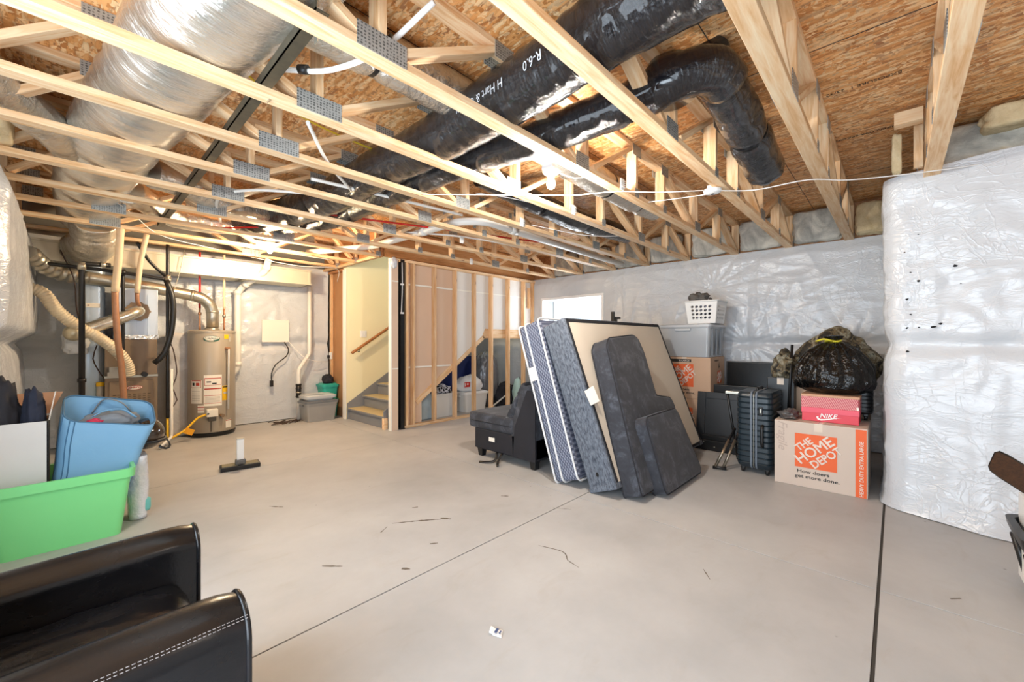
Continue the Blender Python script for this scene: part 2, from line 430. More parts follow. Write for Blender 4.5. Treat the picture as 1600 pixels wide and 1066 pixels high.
# ---------------------------------------------------------------- ceiling and plain shell
ZT = 2.97
bm = BM(); box2(bm, (-1.2, -3.2, ZT), (3.08, 7.8, ZT + .02)); box2(bm, (3.08, -3.2, ZT), (7.0, 5.5, ZT + .02)); box2(bm, (3.08, 6.78, ZT), (7.0, 7.8, ZT + .02))
ceil = struct(mk('ceiling', bm, M['osb']))
bm = BM()
for x in (.47, 2.91, 5.35): box2(bm, (x - .003, -3.1, ZT - .0015), (x + .003, 5.4, ZT))
for k, y in enumerate((-1.9, -.68, .76, 1.98, 3.2, 4.42)):
    x0 = -1 if k % 2 else -.5
    box2(bm, (x0, y - .0025, ZT - .0012), (6.4, y + .0025, ZT))
mk('panel_seams', bm, M['joint'], ceil)
ink = plain('board_ink', '#3a2b1f', .8)
for (x, y, s) in ((3.5, .16, 'EXPOSURE 1  23/32'), (4.35, .2, 'SIZED FOR SPACING'), (2.52, 1.42, 'GEORGIA'), (.62, 2.65, 'EXPOSURE 1'), (.25, 4.0, '23/32')):
    text('printed_stamp', s, .045, (x, y, ZT), (0, 1, 0), (1, 0, 0), ink, ceil)
# outer shell behind the sheeting
conc = plain('foundation_wall', '#8d8b86', .9)
bm = BM(); box2(bm, (6.62, -3.2, 0), (6.8, 3.74, 4.2)); box2(bm, (6.62, 5.18, 0), (6.8, 7.8, 4.2)); box2(bm, (6.62, 3.74, 0), (6.8, 5.18, 1.62)); box2(bm, (6.62, 3.74, 2.14), (6.8, 5.18, 4.2))
struct(mk('wall_right_foundation', bm, conc))
bm = BM(); box2(bm, (-1.2, 7.55, 0), (6.8, 7.8, 4.2)); struct(mk('wall_back_foundation', bm, conc))
bm = BM(); box2(bm, (-1.2, -3.2, 0), (-.85, -1.9, 3.0)); box2(bm, (-1.2, -1.9, 2.3), (-.85, 2.6, 3.0)); box2(bm, (-1.2, 2.6, 0), (-.85, 4.1, 3.0)); box2(bm, (-1.2, 4.0, 0), (-.62, 7.8, 3.0)); struct(mk('wall_left_foundation', bm, plain('white_board', '#dcdcda', .7)))
bm = BM(); box2(bm, (-1.2, -3.2, 0), (6.8, -3.0, 3.0)); struct(mk('wall_near', bm, plain('painted_board', '#dcdcda', .7)))
bm = BM(); box2(bm, (6.44, .1, 2.50), (6.6, 5.6, ZT)); struct(mk('trim_1', bm, M['brownwood']))   # rim board
# ---------------------------------------------------------------- white sheeting on the walls
def wrinkle(u, v, staples, seam=1.27, seed=0, amp=1.0):
    h = .026 * nz(u * .9 + seed, v * 1.0, seed) + .006 * nz(u * 2.3, v * 2.6 + seed, 3.1)
    rg = 1 - abs(nz(u * 1.3 + seed, v * 5.2 + .8 * nz(u * 1.5, v * 1.5, 8), seed + 2)); h += .006 * rg ** 9
    rg = 1 - abs(nz(u * 4.5, v * 1.6 + u * .9, seed + 5)); h += .008 * rg ** 7
    if seam is not None:
        dv = v - seam
        h -= .034 * math.exp(-(dv / .06) ** 2); h += .012 * math.exp(-abs(dv) / .16) * nz(u * 9, dv * 1.2, seed)
    for (su, sv, rad, k) in staples:
        du, dv = u - su, v - sv; r = math.hypot(du, dv)
        if r < rad * 3:
            th = math.atan2(dv, du)
            h += .022 * math.exp(-r / rad) * (r / (r + .06)) * (abs(math.sin(k * th / 2 + 2 * nz(th, su, sv))) ** .5 - .6) * 1.3 - .02 * math.exp(-(r / .08) ** 2)
    return h * amp
st_r = [(1.5, 1.27, .45, 15), (1.95, 2.05, .7, 17), (3.3, 1.27, .35, 13), (.35, 1.27, .4, 11), (4.6, 1.3, .3, 11), (1.0, .6, .4, 12)]
def fr(u, v):
    y = .04 + u * (5.36 - .04); z = .01 + v * 2.52
    dx = wrinkle(y, z, st_r, 1.27, 1.0, 1.25)
    fl = min(1, (2.53 - z) / .12) * min(1, (z + .02) / .08)
    hole = math.exp(-(max(0, abs(y - 4.46) - .66) / .12) ** 2 - (max(0, abs(z - 1.86) - .24) / .12) ** 2)
    return V((XR - .02 - .045 * fl * (1 - hole) - dx * (1 - .8 * hole), y, z))
bm = BM(); grid(bm, 300, 140, fr, lambda u, v: 3.80 < .04 + u * 5.32 < 5.12 and 1.63 < .01 + v * 2.52 < 2.10)
struct(mk('wall_right', bm, M['poly']))
# right wall beside the storage under the stairs
bm = BM(); grid(bm, 40, 50, lambda u, v: V((XR - .03 - .7 * wrinkle(u * 2, v * 2.5, [(.8, 1.3, .4, 11)], 1.27, 4), 5.46 + u * 1.3, .01 + v * 2.5)))
struct(mk('wall_storage', bm, M['poly']))
# the bay that stands forward of the right wall
bay = catmull([(6.36, .07, 0), (5.4, .07, 0), (4.58, .075, 0), (4.42, .05, 0), (4.355, -.03, 0), (4.34, -.20, 0), (4.31, -1.0, 0), (4.30, -2.0, 0), (4.30, -3.0, 0)], .03)
bl = [0]
for a, b in zip(bay, bay[1:]): bl.append(bl[-1] + (b - a).length)
cl = next(bl[i] for i, p in enumerate(bay) if p.x < 4.36)
st_b = [(cl + .16, 1.28, .28, 11), (cl + .07, 1.9, .22, 9), (cl + .06, 1.55, .22, 9), (cl + .55, 1.27, .5, 13), (cl + .24, 1.62, .2, 9), (cl + .05, 2.35, .2, 9), (cl + .8, 1.8, .5, 15)]
def fbay(i, j):
    k = min(int(round(i * (len(bay) - 1))), len(bay) - 1); p = bay[k]; t = (bay[min(k+1, len(bay)-1)] - bay[max(k-1, 0)]).normalized(); n = V((t.y, -t.x, 0))
    if n.dot(V((-1, 1, 0))) < 0: n = -n
    ztop = 2.57 + .02 * nz(bl[k] * 3) + .03 * min(1, max(0, (bl[k] - cl)) / .5); z = .005 + j * ztop
    flare = .15 * max(0, min(1, (bl[k] - cl + .05) / .5)) * (math.exp(-z / .5)) + .03 * math.exp(-z / .05)
    return V((p.x, p.y, z)) + n * (wrinkle(bl[k], z, st_b, 1.27, 7.0, 1.05) * min(1, (2.58 - z) / .15 + .2) + flare)
bm = BM(); grid(bm, len(bay) - 1, 96, fbay)
wb = struct(mk('wall_bay', bm, M['poly']))
tear = plain('torn_hole', '#1b1b1d', .9)
def tears():
    b = BM(); rr = random.Random(5)
    for (du, z, s) in [(a_, b_, c_ * .55) for a_, b_, c_ in ((.02, 1.98, .012), (.05, 1.82, .012), (.10, 1.75, .02), (.28, 1.83, .030), (.30, 1.70, .010), (.03, 1.62, .02), (.05, 1.50, .015), (.04, 1.40, .022), (.10, 1.40, .012), (.17, 1.40, .026), (.22, 1.42, .020), (.03, 1.22, .020), (.12, 2.1, .008))]:
        k = min(range(len(bay)), key=lambda q: abs(bl[q] - (cl + du))); t = (bay[min(k+1, len(bay)-1)] - bay[k-1]).normalized()
        p = fbay(k / (len(bay) - 1), z / 2.58); n = V((t.y, -t.x, 0)); n = -n if n.dot(V((-1, 1, 0))) < 0 else n
        vs = [b.verts.new(p + n * .006 + t * (math.cos(a) * s * (.5 + rr.random())) + V((0, 0, math.sin(a) * s * .6 * (.5 + rr.random())))) for a in [2 * PI * i / 7 for i in range(7)]] if True else []
        b.faces.new(vs)
    mk('torn_holes', b, tear, wb)
tears()
st_k = [(2.1, 1.27, .5, 13), (2.65, 1.27, .35, 11), (1.7, 1.2, .4, 13), (.9, 1.3, .5, 11), (2.3, 2.0, .5, 13), (.2, 1.3, .4, 11)]
bm = BM(); grid(bm, 120, 84, lambda u, v: V((-.5 + u * 3.6, YB - .03 - wrinkle(-.5 + u * 3.6, .01 + v * 2.55, st_k, 1.25, 11.0, 1.2), .01 + v * 2.55)))
struct(mk('wall_back', bm, M['poly']))
def fl_(u, v):
    y = 3.65 + u * 3.8; z = .01 + v * 2.58
    up = max(0, min(1, (z - 1.28) / .12)) * max(0, min(1, (2.60 - z) / .25)) ** .6; lo = math.sin(PI * max(0, min(1, z / 1.26))) ** .5 if z < 1.26 else 0
    b = .13 * up + .05 * lo - .03
    return V((XL - .04 - .16 * max(0, min(1, (4.4 - y) / .3)) + b + wrinkle(y, z, [(5.2, 1.27, .4, 11), (6.4, 1.27, .4, 11), (5.9, 2.0, .4, 9)], 1.27, 17.0, 1.0), y, z))
bm = BM(); grid(bm, 100, 84, fl_); struct(mk('wall_left', bm, M['poly']))
# window high in the right wall
bm = BM()
y0, y1, z0, z1 = 3.80, 5.12, 1.63, 2.10
for a, b in (((6.36, y0 - .05, z0 - .05), (6.70, y0, z1 + .05)), ((6.36, y1, z0 - .05), (6.70, y1 + .05, z1 + .05)), ((6.36, y0, z0 - .05), (6.70, y1, z0)), ((6.36, y0, z1), (6.70, y1, z1 + .05))): box2(bm, a, b, .004, 1)
w1 = struct(mk('window_1', bm, plain('window_vinyl', '#f1f1f1', .4)))
bm = BM(); box2(bm, (6.572, y0, z0), (6.578, y1, z1)); g = NT('window_glass'); g.set((.95, .98, 1, 1), .02, trans=1.0); g.b.inputs['IOR'].default_value = 1.05
mk('window_pane', bm, g.m, w1)
# ---------------------------------------------------------------- open-web floor trusses
ZB = 2.52; TW = .089; TT = .038
def make_truss(x0, x1, nodes_b, nodes_t, posts, webs):
    t = T('floor_truss', '', 'floor truss', (0, 0, 0))
    bar('bottom_chord', (x0, 0, ZB + TT/2), (x1, 0, ZB + TT/2), TW, TT, M['pine'], t)
    bar('top_chord', (x0, 0, ZT - TT/2 - .001), (x1, 0, ZT - TT/2 - .001), TW, TT, M['pine'], t)
    zb, zt = ZB + TT, ZT - TT - .001
    for x in posts: bar('web_post', (x, 0, zb), (x, 0, zt), TW, TT, M['pine'], t)
    for (xb, xt) in webs:
        d = V((xt - xb, 0, zt - zb)); k = .02 / d.length
        bar('web_diagonal', V((xb, 0, zb)) + d * k * 1.2, V((xt, 0, zt)) - d * k * 1.2, TW - .004, TT, M['pine'], t)
    pl = None
    def plate_at(x, z, L, h):
        key = ('gusset', L, h); me = _barcache.get(key)
        if me is None:
            b = BM(); box(b, (0, 0, 0), (L, .003, h)); me = bpy.data.meshes.new('gusset_plate'); b.to_mesh(me); b.free(); me.materials.append(M['plate']); _barcache[key] = me
        for s in (-1, 1):
            o = bpy.data.objects.new('gusset_plate', me); C.objects.link(o); o.parent = t; o.location = (x, s * (TW / 2 + .001), z)
    for x in nodes_b: plate_at(x, ZB + .052, .235 if x < 2 else .16, .10)
    for x in nodes_t: plate_at(x, ZT - .052, .15, .09)
    for x in posts:
        if all(abs(x - n) > .1 for n in nodes_b): plate_at(x, ZB + .04, .07, .07)
    return t
truss_ys = [-.15, .455, 1.065, 1.70, 2.36, 3.0, 3.6, 4.28, 4.90]
where = ['crossing over the sheeted bay', 'beside the black duct drop', 'carrying the smoke detector', 'before the middle bulb', 'behind the middle bulb', 'amid the black ducts', 'under the black ducts', 'close to the white pipe', 'nearest the stud wall beam']
proto = make_truss(-.42, 6.42, [.91, 2.45, 4.75], [.10, 1.66, 3.28, 3.86, 5.55],
    [-.40, .91, 2.45 + .06, 3.28, 3.86, 4.75, 5.55, 6.40],
    [(-.36, .10), (.88, .12), (.95, 1.62), (2.40, 1.70), (2.58, 3.22), (4.70, 3.92), (4.80, 5.50), (6.34, 5.60)])
for i, y in enumerate(truss_ys):
    o = proto if i == 0 else copy_tree(proto)
    o.location = (0, y - TW / 2, 0); o['group'] = 'long open-web floor trusses'
    o['label'] = 'pale pine floor truss, %s from the bay, %s' % (ORD[i], where[i])
short = make_truss(-.42, 3.02, [.23, 1.75], [-.30, .98, 2.55], [-.40, .23, 1.75, 3.0], [(.18, -.27), (.28, .95), (1.70, 1.02), (1.80, 2.50), (2.95, 2.60)])
for i, (y, w) in enumerate(((5.53, 'just in front of the utility bulb'), (6.2, 'behind the utility bulb'), (6.86, 'over the sheet-metal trunk'))):
    o = short if i == 0 else copy_tree(short)
    o.location = (0, y - TW / 2, 0); o['group'] = 'short floor trusses beside the stairs'
    o['label'] = 'short pine floor truss at the stair header, %s' % w
o = T('header_beam', 'brown header beam carrying the short truss ends beside the stairs', 'beam', (3.06, 6.4, ZB))
bar('timber', (0, -.95, .22), (0, 1.0, .22), .045, .43, M['brownwood'], o, (1, 0, 0)); bar('ledger', (-.03, -.9, .02), (-.03, 1.0, .02), .05, .04, M['pine'], o, (1, 0, 0))
o = T('support_beam', 'brown laminated beam running over the top of the open stud wall', 'beam', (4.75, 5.44, ZB + .012))
bar('laminated_timber', (-1.65, 0, .215), (1.68, 0, .215), .09, .42, M['beam'], o)
o = T('blocking', 'small pine block nailed beside the truss over the sheeted bay', 'wood block', (4.07, -.05, 2.84))
bar('block', (0, -.09, .05), (0, .06, .05), .09, .09, M['pine'], o, (0, 0, 1)); bar('nailer', (.16, -.07, -.27), (.16, -.07, .04), .05, .04, M['pine'], o, (0, 1, 0))
# insulation between the truss ends above the right wall
def batt(c, r, label, mat=None, seed=0, grp='insulation batts above the right wall'):
    bm = BM()
    def f(d):
        q = 1 / max(abs(d.x) ** 10 + abs(d.y) ** 10 + abs(d.z) ** 10, 1e-9) ** .1
        return q * (.93 + .10 * nz(d.x * 1.8 + seed, d.y * 1.8, d.z * 1.8) + .05 * nz(d.x * 5, d.y * 5 + seed, d.z * 5))
    ico(bm, (0, 0, r[2]), r, f, 4)
    o = mk('insulation_batt', bm, mat or M['batt']); o.location = c; return tag(o, label, 'insulation', grp)
ys = truss_ys[1:]
for i in range(len(ys) - 1):
    batt((6.36, (ys[i] + ys[i+1] - TW) / 2, 2.535), (.07, .262, .21), 'grey insulation batt above the right wall, %s gap from the bay' % ORD[i], seed=i * 3.1)
batt((6.34, .16, 2.54), (.08, .20, .19), 'tan insulation batt tucked behind the corner of the sheeted bay', M['batt_y'], 20)
batt((4.84, -.62, 2.585), (.30, .44, .185), 'large grey insulation batt lying over the bay top beside the first truss', seed=31)
batt((4.50, -.74, 2.79), (.12, .30, .08), 'yellowish torn batt edge lying on top of the large grey batt', M['batt_y'], 40)
batt((4.30, -.005, 2.565), (.04, .03, .16), 'thin upright pale batt strip beside the small pine block', M['batt_y'], 44)
batt((-.34, 3.95, 2.56), (.08, .35, .14), 'crumpled tan insulation above the left wall by the foil duct', M['batt_y'], 50)

# ---------------------------------------------------------------- stud wall, stairs
SY = 5.36
def slope(x): return .887 + .73 * (x - 4.44)
bm = BM()
poly_ = [(3.24, .04), (3.72, .04), (3.72, slope(3.72) + .10), (5.0, slope(5.0) + .10), (5.06, 1.52), (6.36, 1.52), (6.36, 2.5), (3.24, 2.5)]
prism(bm, poly_, (0, SY + .06, 0), (1, 0, 0), (0, 0, 1), -.013)
wp = struct(mk('wall_partition', bm, M['kraft']))
# the right-hand boards are grey-faced
bm = BM(); prism(bm, [(4.35, slope(4.35) + .10), (5.0, slope(5.0) + .10), (5.06, 1.52), (6.36, 1.52), (6.36, 2.49), (4.35, 2.49)], (0, SY + .045, 0), (1, 0, 0), (0, 0, 1), -.006); mk('grey_board', bm, M['gyp'], wp)
for z in (2.16, .90):
    bm = BM(); box2(bm, (3.26, SY + .036, z - .012), ((6.35 if z > 2 else 4.28), SY + .044, z + .012)); mk('board_seam', bm, M['mud'], wp)
for x in (3.40, 3.52, 3.915, 4.33, 4.755, 5.165, 5.61, 6.05, 6.34): bar('stud', (x, SY, .04), (x, SY, 2.47), .085, .038, M['stud'], wp)
bar('stud', (6.22, SY, 1.95), (6.22, SY, 2.36), .06, .03, M['stud'], wp)
bar('bottom_plate', (3.34, SY, .02), (6.36, SY, .02), .089, .038, M['pine'], wp); bar('top_plate', (3.30, SY, 2.49), (6.38, SY, 2.49), .089, .038, M['pine'], wp)
a = V((3.62, SY + .075, slope(3.62) + .06)); b = V((5.04, SY + .075, slope(5.04) + .06)); bar('sloped_plate', a, b, .05, .095, M['pine'], wp)
bar('landing_header', (5.02, SY + .075, 1.445), (6.36, SY + .075, 1.445), .05, .19, M['pine'], wp)
bm = BM(); box2(bm, (3.135, SY - .05, 0), (3.24, SY + .03, 2.5)); e = mk('end_board', bm, M['kraft'], wp)
bm = BM(); box2(bm, (3.120, SY - .055, 0), (3.134, SY + .015, 2.5)); mk('corner_bead', bm, M['mud'], wp)
bm = BM(); box2(bm, (3.136, SY - .052, .89), (3.24, SY - .0505, .905)); box2(bm, (3.136, SY - .052, 2.16), (3.24, SY - .0505, 2.175)); mk('board_seam', bm, M['mud'], wp)
bm = BM(); box2(bm, (3.10, SY + .10, 0), (3.16, SY + .16, .16)); mk('corner_block', bm, M['pine'], wp)
# cream stair walls
bm = BM(); prism(bm, [(3.10, 0), (6.4, 0), (6.4, 4.0), (3.10, 4.0)], (0, 6.68, 0), (1, 0, 0), (0, 0, 1), -.10)
ws = struct(mk('wall_stair', bm, M['cream'])); bm = BM(); box2(bm, (3.088, 6.675, 0), (3.099, 6.785, 2.5)); mk('corner_bead', bm, M['mud'], ws)
bm = BM(); box2(bm, (3.24, SY + .095, 1.6), (6.4, SY + .13, 4.0)); box2(bm, (3.10, SY + .1, 2.99), (3.24, SY + .13, 4.0)); box2(bm, (6.38, 5.4, 1.6), (6.42, 6.8, 4.0)); box2(bm, (3.08, 5.4, 2.985), (3.11, 6.78, 4.0)); struct(mk('wall_stairwell', bm, M['cream']))
# wood lined recess between the stairs and the back wall
bm = BM(); box2(bm, (3.16, 6.79, 0), (3.2, 7.42, 2.5)); wr = struct(mk('wall_recess', bm, plain('brown_backing', '#b98a60', .85, 0, '#a3764e', 5)))
bar('stud', (3.13, 7.32, .0), (3.13, 7.32, 2.5), .04, .06, M['stud'], wr, (1, 0, 0)); bar('stud', (3.13, 6.83, .0), (3.13, 6.83, 2.5), .04, .04, M['brownwood'], wr, (1, 0, 0)); bar('plate', (3.12, 6.80, 2.5), (3.12, 7.42, 2.5), .06, .04, M['brownwood'], wr, (1, 0, 0))
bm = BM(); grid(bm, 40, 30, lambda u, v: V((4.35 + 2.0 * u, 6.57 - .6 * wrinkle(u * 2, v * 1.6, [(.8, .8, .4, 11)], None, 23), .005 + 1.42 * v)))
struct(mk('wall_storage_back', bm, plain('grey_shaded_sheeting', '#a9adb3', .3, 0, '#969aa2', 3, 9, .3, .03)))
st = T('staircase', 'grey painted staircase with tan treads rising behind the stud wall', 'stairs', (3.14, 6.08, 0))
SX = 3.14
for i in range(8):
    x = i * .262; z = (i + 1) * .187
    bm = BM(); box2(bm, (x, -.575, z - .187), (x + .02, .575, z - .027)); mk('riser', bm, M['stair_grey'], st)
    bm = BM(); box2(bm, (x - .028, -.575, z - .027), (x + .262, .575, z), .006, 2); mk('tread', bm, M['tread'], st)
    bm = BM(); box2(bm, (x - .032, -.57, z - .027), (x - .0285, .57, z - .003)); mk('nosing', bm, M['stair_grey'], st)
for s in (1, -1):
    bm = BM(); prism(bm, [(-.03, 0), (.35, 0), (2.1, 1.28), (2.1, 1.62), (-.03, .26)] if s > 0 else [(-.03, 0), (.12, 0), (2.1, 1.47), (2.1, 1.62), (-.03, .26)], (0, .576 if s > 0 else -.590, 0), (1, 0, 0), (0, 0, 1), -.014); mk('skirt_board', bm, M['stair_grey'], st)
bm = BM(); prism(bm, [(.12, .025), (2.1, 1.47), (2.1, 1.45), (.12, .005)], (0, -.5, 0), (1, 0, 0), (0, 0, 1), -1.0); mk('underside', bm, M['stair_grey'], st)
hr = T('handrail', 'stained wooden handrail sloping up the cream stair wall', 'handrail', (3.16, 6.60, 1.10))
bm = BM(); tube(bm, catmull([(0, 0, .0), (1.6, 0, 1.03)], .1), .024, 12); mk('rail', bm, M['oak'], hr)
for x in (.14, 1.0):
    bm = BM(); tube(bm, fillet([(x, 0, x * .644 - .02), (x, .01, x * .644 - .07), (x, .075, x * .644 - .07)], .03), .007, 8); mk('bracket', bm, M['steel_black'], hr)
sw = T('light_switch', 'white double light switch plate on the cream stair wall', 'light switch', (3.40, 6.675, 1.38))
bm = BM(); box(bm, (0, 0, .04), (.115, .008, .115), None, .003); mk('switch_plate', bm, M['white'], sw)
for x in (-.023, .023): bm = BM(); box(bm, (x, -.006, .04), (.03, .006, .065), None, .002); mk('rocker', bm, M['white'], sw)
col = T('steel_column', 'black steel column at the end of the stud wall', 'column', (3.31, SY - .01, 0))
bm = BM(); box2(bm, (-.045, -.05, 0), (.045, .05, .012)); box2(bm, (-.032, -.05, .012), (.032, -.042, 2.5)); box2(bm, (-.004, -.042, .012), (.004, .042, 2.5)); box2(bm, (-.032, .042, .012), (.032, .05, 2.5)); mk('post', bm, M['steel_black'], col)
cd = T('conduit', 'thin white electrical cable stapled down the black steel column', 'cable', (3.29, SY - .075, 1.35))
bm = BM(); tube(bm, catmull([(0, 0, 1.1), (.004, 0, .75), (-.012, 0, .35)], .05), .006, 8); mk('cable', bm, M['white'], cd)
for z in (.78, .36): bm = BM(); box(bm, (0, 0, z), (.05, .025, .025), None, .005); mk('clip', bm, M['white'], cd)
bg_ = T('plastic_scrap', 'crumpled white plastic stuffed at the top of the wall end', 'plastic sheet', (3.16, SY - .06, 2.36))
bm = BM(); ico(bm, (0, 0, .07), (.05, .04, .08), lambda d: 1 + .4 * nz(d.x * 3, d.y * 3, d.z * 3), 3); mk('sheet', bm, M['poly'], bg_)

# things stored under the stairs, seen between the studs
def tub(name, label, cat, loc, w, d, h, mat, rz=0, lid=None, rim=.015, taper=.86, handles=True, group=None, rimh=.03):
    t = T(name, label, cat, loc, rz, group)
    bm = BM(); n = 5; tk = .004
    out = [rrect(w * (taper + (1 - taper) * i / n), d * (taper + (1 - taper) * i / n), .04, h * i / n) for i in range(n + 1)]
    out.append(rrect(w + 2 * rim, d + 2 * rim, .05, h - .001)); out.insert(n, rrect(w * .985, d * .985, .04, h - rimh)); out[n + 1] = rrect(w * .99 + 2 * rim, d * .99 + 2 * rim, .05, h - rimh + .001)
    inn = [rrect(w - 2 * tk, d - 2 * tk, .04, h - .001)] + [rrect((w * (taper + (1 - taper) * i / n)) - 2 * tk, (d * (taper + (1 - taper) * i / n)) - 2 * tk, .04, max(h * i / n, .006)) for i in range(n - 1, -1, -1)]
    loft(bm, out + inn, True, True, True); mk('body', bm, mat, t, angle=40)
    if lid:
        bm = BM(); loft(bm, [rrect(w + 2 * rim + .004, d + 2 * rim + .004, .05, h - .012), rrect(w + 2 * rim + .006, d + 2 * rim + .006, .05, h + .012), rrect(w - .01, d - .01, .05, h + .016), rrect(w - .03, d - .03, .05, h + .028), rrect(w - .12, d - .12, .04, h + .028), rrect(w - .14, d - .14, .04, h + .02)], True, True, True); mk('lid', bm, lid, t, angle=40)
    if handles:
        for s in (-1, 1):
            bm = BM(); box(bm, (s * (w / 2 + .012), 0, h - .05), (.02, d * .3, .03), None, .006); mk('handle', bm, lid or mat, t)
    return t
whiteplas = plain('milky_plastic', '#e3e1dc', .35)
t = tub('storage_tub', 'open milky white tub of dark clothes under the stairs', 'tub', (4.38, 5.86, 0), .50, .42, .40, whiteplas, handles=False)
def heap(name, label, cat, loc, r, mat, seed=0, amp=.35, sub=4, flat=True, freq=2.2, grp=None, rz=0):
    bm = BM()
    ico(bm, (0, 0, r[2] * (.55 if flat else 1)), r, lambda d: 1 + amp * nz(d.x * freq + seed, d.y * freq, d.z * freq) + amp * .45 * nz(d.x * 2.6 * freq, d.y * 2.6 * freq + seed, d.z * 2.6 * freq), sub)
    for v in bm.verts:
        if v.co.z < 0: v.co.z *= .05
    o = mk(name, bm, mat, None, False, True); o.location = loc; o.rotation_euler = (0, 0, rz); return tag(o, label, cat, grp)
darkcloth = plain('dark_cloth', '#1a1b20', .85, 0, '#2c2d36', 9, 40, .3)
check = NT('dark_patterned_cloth'); vv = check.add('ShaderNodeTexVoronoi'); vv.inputs['Scale'].default_value = 30; check.link(check.coord(), vv.inputs['Vector']); check.set(check.ramp(vv.outputs['Distance'], [(.4, hexc('#15161c')), (.6, hexc('#c9c9d2'))]), .8)
heap('clothes_heap', 'dark patterned clothes piled in the milky tub under the stairs', 'clothes', (4.38, 5.86, .36), (.22, .18, .12), check.m, 3)
t = tub('storage_tub', 'milky white tub with a domed lid under the stairs', 'tub', (5.10, 5.86, 0), .55, .42, .34, whiteplas, lid=plain('white_lid', '#f0f0ee', .3))
heap('white_sack', 'white sack with a red mark on the lidded tub under the stairs', 'sack', (5.08, 5.86, .366), (.27, .2, .19), plain('white_sack', '#e9e9ea', .5), 8, .15)
o = T('red_label', 'red and white square label on the white sack under the stairs', 'label', (4.86, 5.655, .47))
bm = BM(); box(bm, (0, 0, .04), (.13, .004, .09), None, .001); mk('card', bm, M['red'], o); bm = BM(); box(bm, (-.045, -.003, .04), (.02, .003, .06)); box(bm, (.01, -.003, .05), (.03, .003, .03)); mk('print', bm, M['white'], o)
bm = BM(); grid(bm, 20, 20, lambda u, v: V((-.16 + .32 * u, .03 * nz(u * 3, v * 4), .55 * v * (.7 + .3 * math.sin(PI * u)))))
o = mk('clear_sheet', bm, plain('bluish_film', '#b6c7cf', .2)); solid(o, .004); o.location = (3.92, 5.66, .005); tag(o, 'bluish crumpled plastic film leaning behind the low end of the stairs', 'plastic sheet')
bm = BM(); box(bm, (0, 0, .5), (.9, .03, 1.0), None, .01); o = mk('blue_board', bm, plain('navy_board', '#1c2c66', .5)); o.location = (5.14, 6.20, .002); tag(o, 'dark blue board standing upright under the stairs', 'board')
t = T('storage_shelf', 'small dark shelf unit with white and blue stripes under the stairs', 'shelf', (4.77, 6.36, 0))
bm = BM(); box2(bm, (-.35, -.12, 0), (-.32, .12, .7)); box2(bm, (.32, -.12, 0), (.35, .12, .7)); mk('side_panel', bm, M['black'], t)
for z, m in ((.35, M['red']), (.5, M['white']), (.66, plain('royal_blue', '#1b3fae', .5))): bm = BM(); box2(bm, (-.32, -.12, z), (.32, .12, z + .07)); mk('shelf_front', bm, m, t)
def bagfn(d, seed): 
    pl = .09 * abs(nz(d.x * 3.2 + seed, d.y * 3.2, d.z * 1.0)) + .05 * nz(d.x * 7, d.y * 7 + seed, d.z * 3)
    return 1 + pl - .28 * max(0, d.z) ** 2
bm = BM(); ico(bm, (0, 0, .62), (.26, .24, .63), lambda d: bagfn(d, 5), 5); o = mk('wrapped_bundle', bm, plain('grey_film', '#8b8c90', .15, .2, '#55565a', 4, 9, .8, .03)); o.location = (5.62, 5.98, 0); tag(o, 'tall bundle in shiny grey plastic under the stair landing', 'bundle')
heap('dark_bag', 'soft black bag lying beside the grey plastic bundle', 'bag', (5.98, 5.80, 0), (.28, .2, .30), darkcloth, 15, .25)
t = T('white_rod', 'thin white rod leaning low behind the studs', 'rod', (5.35, 5.56, 0)); bm = BM(); tube(bm, [V((0, 0, .04)), V((.55, .05, .27))], .014, 8); mk('rod', bm, M['white'], t)
heap('pale_bundle', 'pale green cloth bundle behind the last studs', 'bundle', (6.14, 5.58, 0), (.14, .1, .36), plain('pale_green', '#bfe0d8', .7), 18, .15)
# ---------------------------------------------------------------- ducts between the trusses
def wob(seed, a=.05, fs=1.0):
    return lambda s, g: 1 + a * nz(s * 4 * fs + seed, math.cos(g) * 1.6, math.sin(g) * 1.6) + a * .5 * nz(s * 18 * fs, math.cos(g) * 3 + seed, math.sin(g) * 3) + .012 * math.sin(s * 60)
def duct(name, label, cat, pts, r, mat, seed=0, a=.06, seg=28, step=.025, flat=1.0, straps=(), strapm=None, pinch=None):
    path = catmull(pts, step); L = sum((b - a_).length for a_, b in zip(path, path[1:]))
    mid = path[len(path) // 2]; t = T(name, label, cat, (mid.x, mid.y, min(p.z for p in path) - r * flat))
    w = wob(seed, a)
    def rf(s, g):
        k = w(s, g)
        for st_ in straps: k *= 1 - .12 * math.exp(-((s - st_) / .035) ** 2)
        return k
    bm = BM(); tube(bm, None, r, seg, rf, True, path, flat); mk('jacket', bm, mat, t, True)
    fr = frames(path); acc = 0; cum = [0]
    for a_, b in zip(path, path[1:]): acc += (b - a_).length; cum.append(acc)
    for st_ in straps:
        k = min(range(len(cum)), key=lambda i: abs(cum[i] - st_)); p, tt, n, bb = fr[k]
        bm = BM(); lp = []
        for dz, q in ((-.012, .90), (-.012, .93), (.012, .93), (.012, .90)): lp.append([p + tt * dz + n * (math.cos(2*PI*i/24) * r * q * flat) + bb * (math.sin(2*PI*i/24) * r * q) for i in range(24)])
        loft(bm, lp, False, False); mk('strap', bm, strapm or M['black'], t, True)
    return t, path, fr, cum
